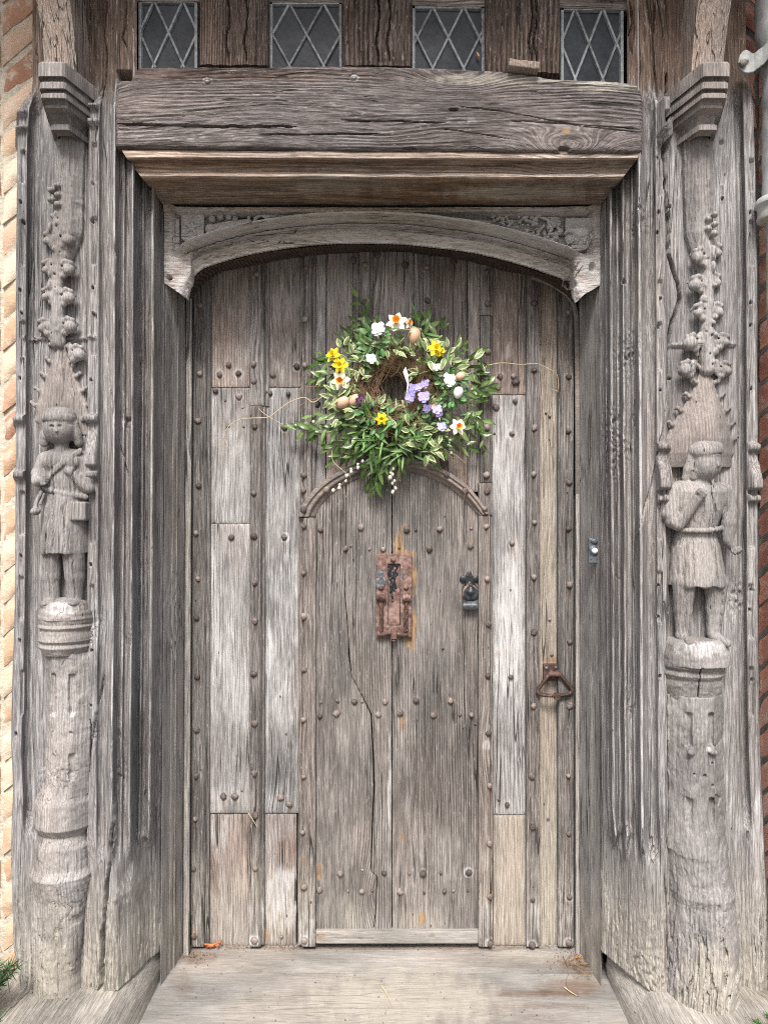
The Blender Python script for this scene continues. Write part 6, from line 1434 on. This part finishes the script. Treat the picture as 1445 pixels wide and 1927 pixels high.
# ---------------------------------------------------------------- litter on the threshold, plants at the foot of the posts
def floorpt(px, py, z=.004): d = (CAMZ-z)*F/(py-CYP); return Vector(((px-CX)/F*d, d+CAMY, z))
M_oleaf = plain('rusty_oak_leaf', (.42,.13,.045), rough=.6, var=.4, scale=90, bump=.001)
def lobed(name, c, L, rot, mat, th, up=.5):
    V = []; n = 26; ctr = Vector((0,0,.2))
    for k in range(n):
        a = 2*math.pi*k/n; r_ = (1+.34*math.sin(a*5+1)+.1*math.sin(a*9))*(.55 if abs(math.sin(a)) > .5 else 1); V.append(Vector((r_*math.cos(a), .5*r_*math.sin(a), .22*math.sin(a*3)+.15*math.cos(a*2))))
    V.append(ctr); M3 = Matrix.Rotation(rot, 3, 'Z') @ Matrix.Rotation(up, 3, 'X')
    o = mk(name, [c+M3 @ (v*L) for v in V], [(k, (k+1) % n, n) for k in range(n)], mat, th, sharp=None); m = o.modifiers.new('t', 'SOLIDIFY'); m.thickness = .0008; return o
c = floorpt(400, 1784); t1 = thing('oak_leaf', c, 'crumpled rusty orange leaf at the lower left corner of the plank door', 'leaf')
lobed('leaf_blade', c+Vector((0,-.004,.014)), .026, .3, M_oleaf, t1, .9); lobed('leaf_blade', c+Vector((-.018,-.004,.011)), .018, -.4, M_oleaf, t1, 1.2); lobed('leaf_blade', c+Vector((.024,-.006,.016)), .017, 1.2, M_oleaf, t1, .7)
c = floorpt(1088, 1806); t1 = thing('oak_leaf', c, 'small orange leaf scrap among twigs at the lower right corner of the door frame', 'leaf')
lobed('leaf_blade', c+Vector((0,0,.010)), .013, .3, plain('orange_scrap', (.5,.22,.05), var=.3), t1, .7)
t1 = thing('twig_litter', floorpt(1090, 1815), 'small heap of brown twigs in the lower right corner of the threshold', 'twigs')
P = []
for k in range(26):
    p = floorpt(rw.gauss(1088, 12), rw.gauss(1810, 12), .004+rw.uniform(0,.014)); d = Vector((rw.gauss(0,.5), rw.gauss(.3,.5), rw.gauss(0,.22))).normalized()*rw.uniform(.012,.035); P.append(tube([p-d, p+Vector((0,0,.004)), p+d], .0009, 4))
P.append(tube(smooth_path([floorpt(1070,1830), floorpt(1065,1850), floorpt(1078,1870), floorpt(1095,1875)], 5), .0007, 4))
V, Fc = join(P); tag(mk('twigs', V, Fc, M_straw, t1), kind='stuff')
for pts, lab in (([(1062,1858),(1072,1866),(1085,1874)], 'thin brown twig lying on the right of the threshold'), ([(718,1855),(728,1870),(738,1892)], 'thin straw coloured stalk lying in the middle of the threshold'), ([(467,1529),(475,1541),(484,1556)], 'pale splinter sticking out beside the left cover strip of the door')):
    if pts[0][1] > 1700: path = [floorpt(x, y, .004) for x, y in pts]; 
    else: path = [Vector(W(x, y, -.045)) for x, y in pts]
    t1 = thing('stalk', path[0], lab, 'stalk'); V, Fc = tube(path, [.0022,.0018,.0007], 6); mk('stem', V, Fc, M_twigl, t1)
t1 = thing('grit', floorpt(722, 1790), 'dark crumbs of dirt and grit gathered along the foot of the plank door', 'grit')
P = []
for k in range(900):
    if rw.random() < .55: x, y = rw.uniform(358, 1086), 1779+abs(rw.gauss(0, 4))
    elif rw.random() < .5: x, y = rw.gauss(1085, 22), 1800+rw.gauss(0, 16)
    elif rw.random() < .5: x, y = rw.gauss(365, 16), 1795+rw.gauss(0, 14)
    else: x, y = rw.uniform(330, 1120), rw.uniform(1790, 1925)
    if not (352-(y-1780)*.8 < x < 1092+(y-1780)*.45) or y < 1778: continue
    p = floorpt(x, y, .002); r_ = rw.uniform(.0008, .0028)
    P.append(([p+Vector((rw.gauss(0,.2)+a, rw.gauss(0,.2)+b_, rw.gauss(0,.2)+c_))*r_ for a, b_, c_ in ((1,0,0),(-1,0,0),(0,1,0),(0,-1,0),(0,0,1),(0,0,-.6))], [(0,2,4),(2,1,4),(1,3,4),(3,0,4)]))
V, Fc = join(P); tag(mk('crumbs', V, Fc, plain('dirt_crumbs', (.09,.07,.05), rough=.95, var=.6, scale=9, bump=0), t1, smooth=False), kind='stuff')
M_needle = leaf_mat('conifer_needle', (.02,.05,.018), (.05,.12,.035), (.12,.22,.07), rough=.5, vein=0); M_mossg = plain('green_moss', (.09,.12,.035), rough=.95, var=.5, scale=200, bump=.004)
def tuft(loc, rx, rz, n, lab, nm, seed, L=.05):
    th = thing(nm, loc, lab, 'plant'); r2 = random.Random(seed); P = []; S = []
    for k in range(n):
        b0 = Vector(loc)+Vector((r2.gauss(0,rx), r2.gauss(0,.05), 0)); tp_ = b0+Vector((r2.gauss(0,.05), r2.gauss(-.02,.04), r2.uniform(.4,1)*rz)); path = smooth_path([b0, (b0+tp_)/2+Vector((r2.gauss(0,.015),r2.gauss(0,.015),0)), tp_], 7); S.append(tube(path, .0018, 4))
        for i in range(2, len(path)):
            for q in range(7):
                d = Vector((r2.gauss(0,1), r2.gauss(0,1), r2.gauss(.6,.5))).normalized()*r2.uniform(.4,1)*L; s_ = d.cross(Vector((r2.gauss(0,1),1,r2.gauss(0,1)))).normalized()*.0016; p = path[i]
                P.append(([p-s_, p+s_, p+d*.6+s_*.9, p+d, p+d*.6-s_*.9], [(0,1,2,3,4)]))
    V, Fc = join(S); mk('stems', V, Fc, M_stem, th); V, Fc = join(P); tag(mk('needles', V, Fc, M_needle, th, sharp=None), kind='stuff')
tuft((-1.245, -.64, .10), .045, .30, 42, 'feathery dark green conifer shrub at the foot of the left carved post', 'conifer_shrub', 3)
tuft((1.17, -.70, .10), .05, .07, 26, 'low green mossy tuft at the foot of the right carved post', 'moss_tuft', 5, L=.025)
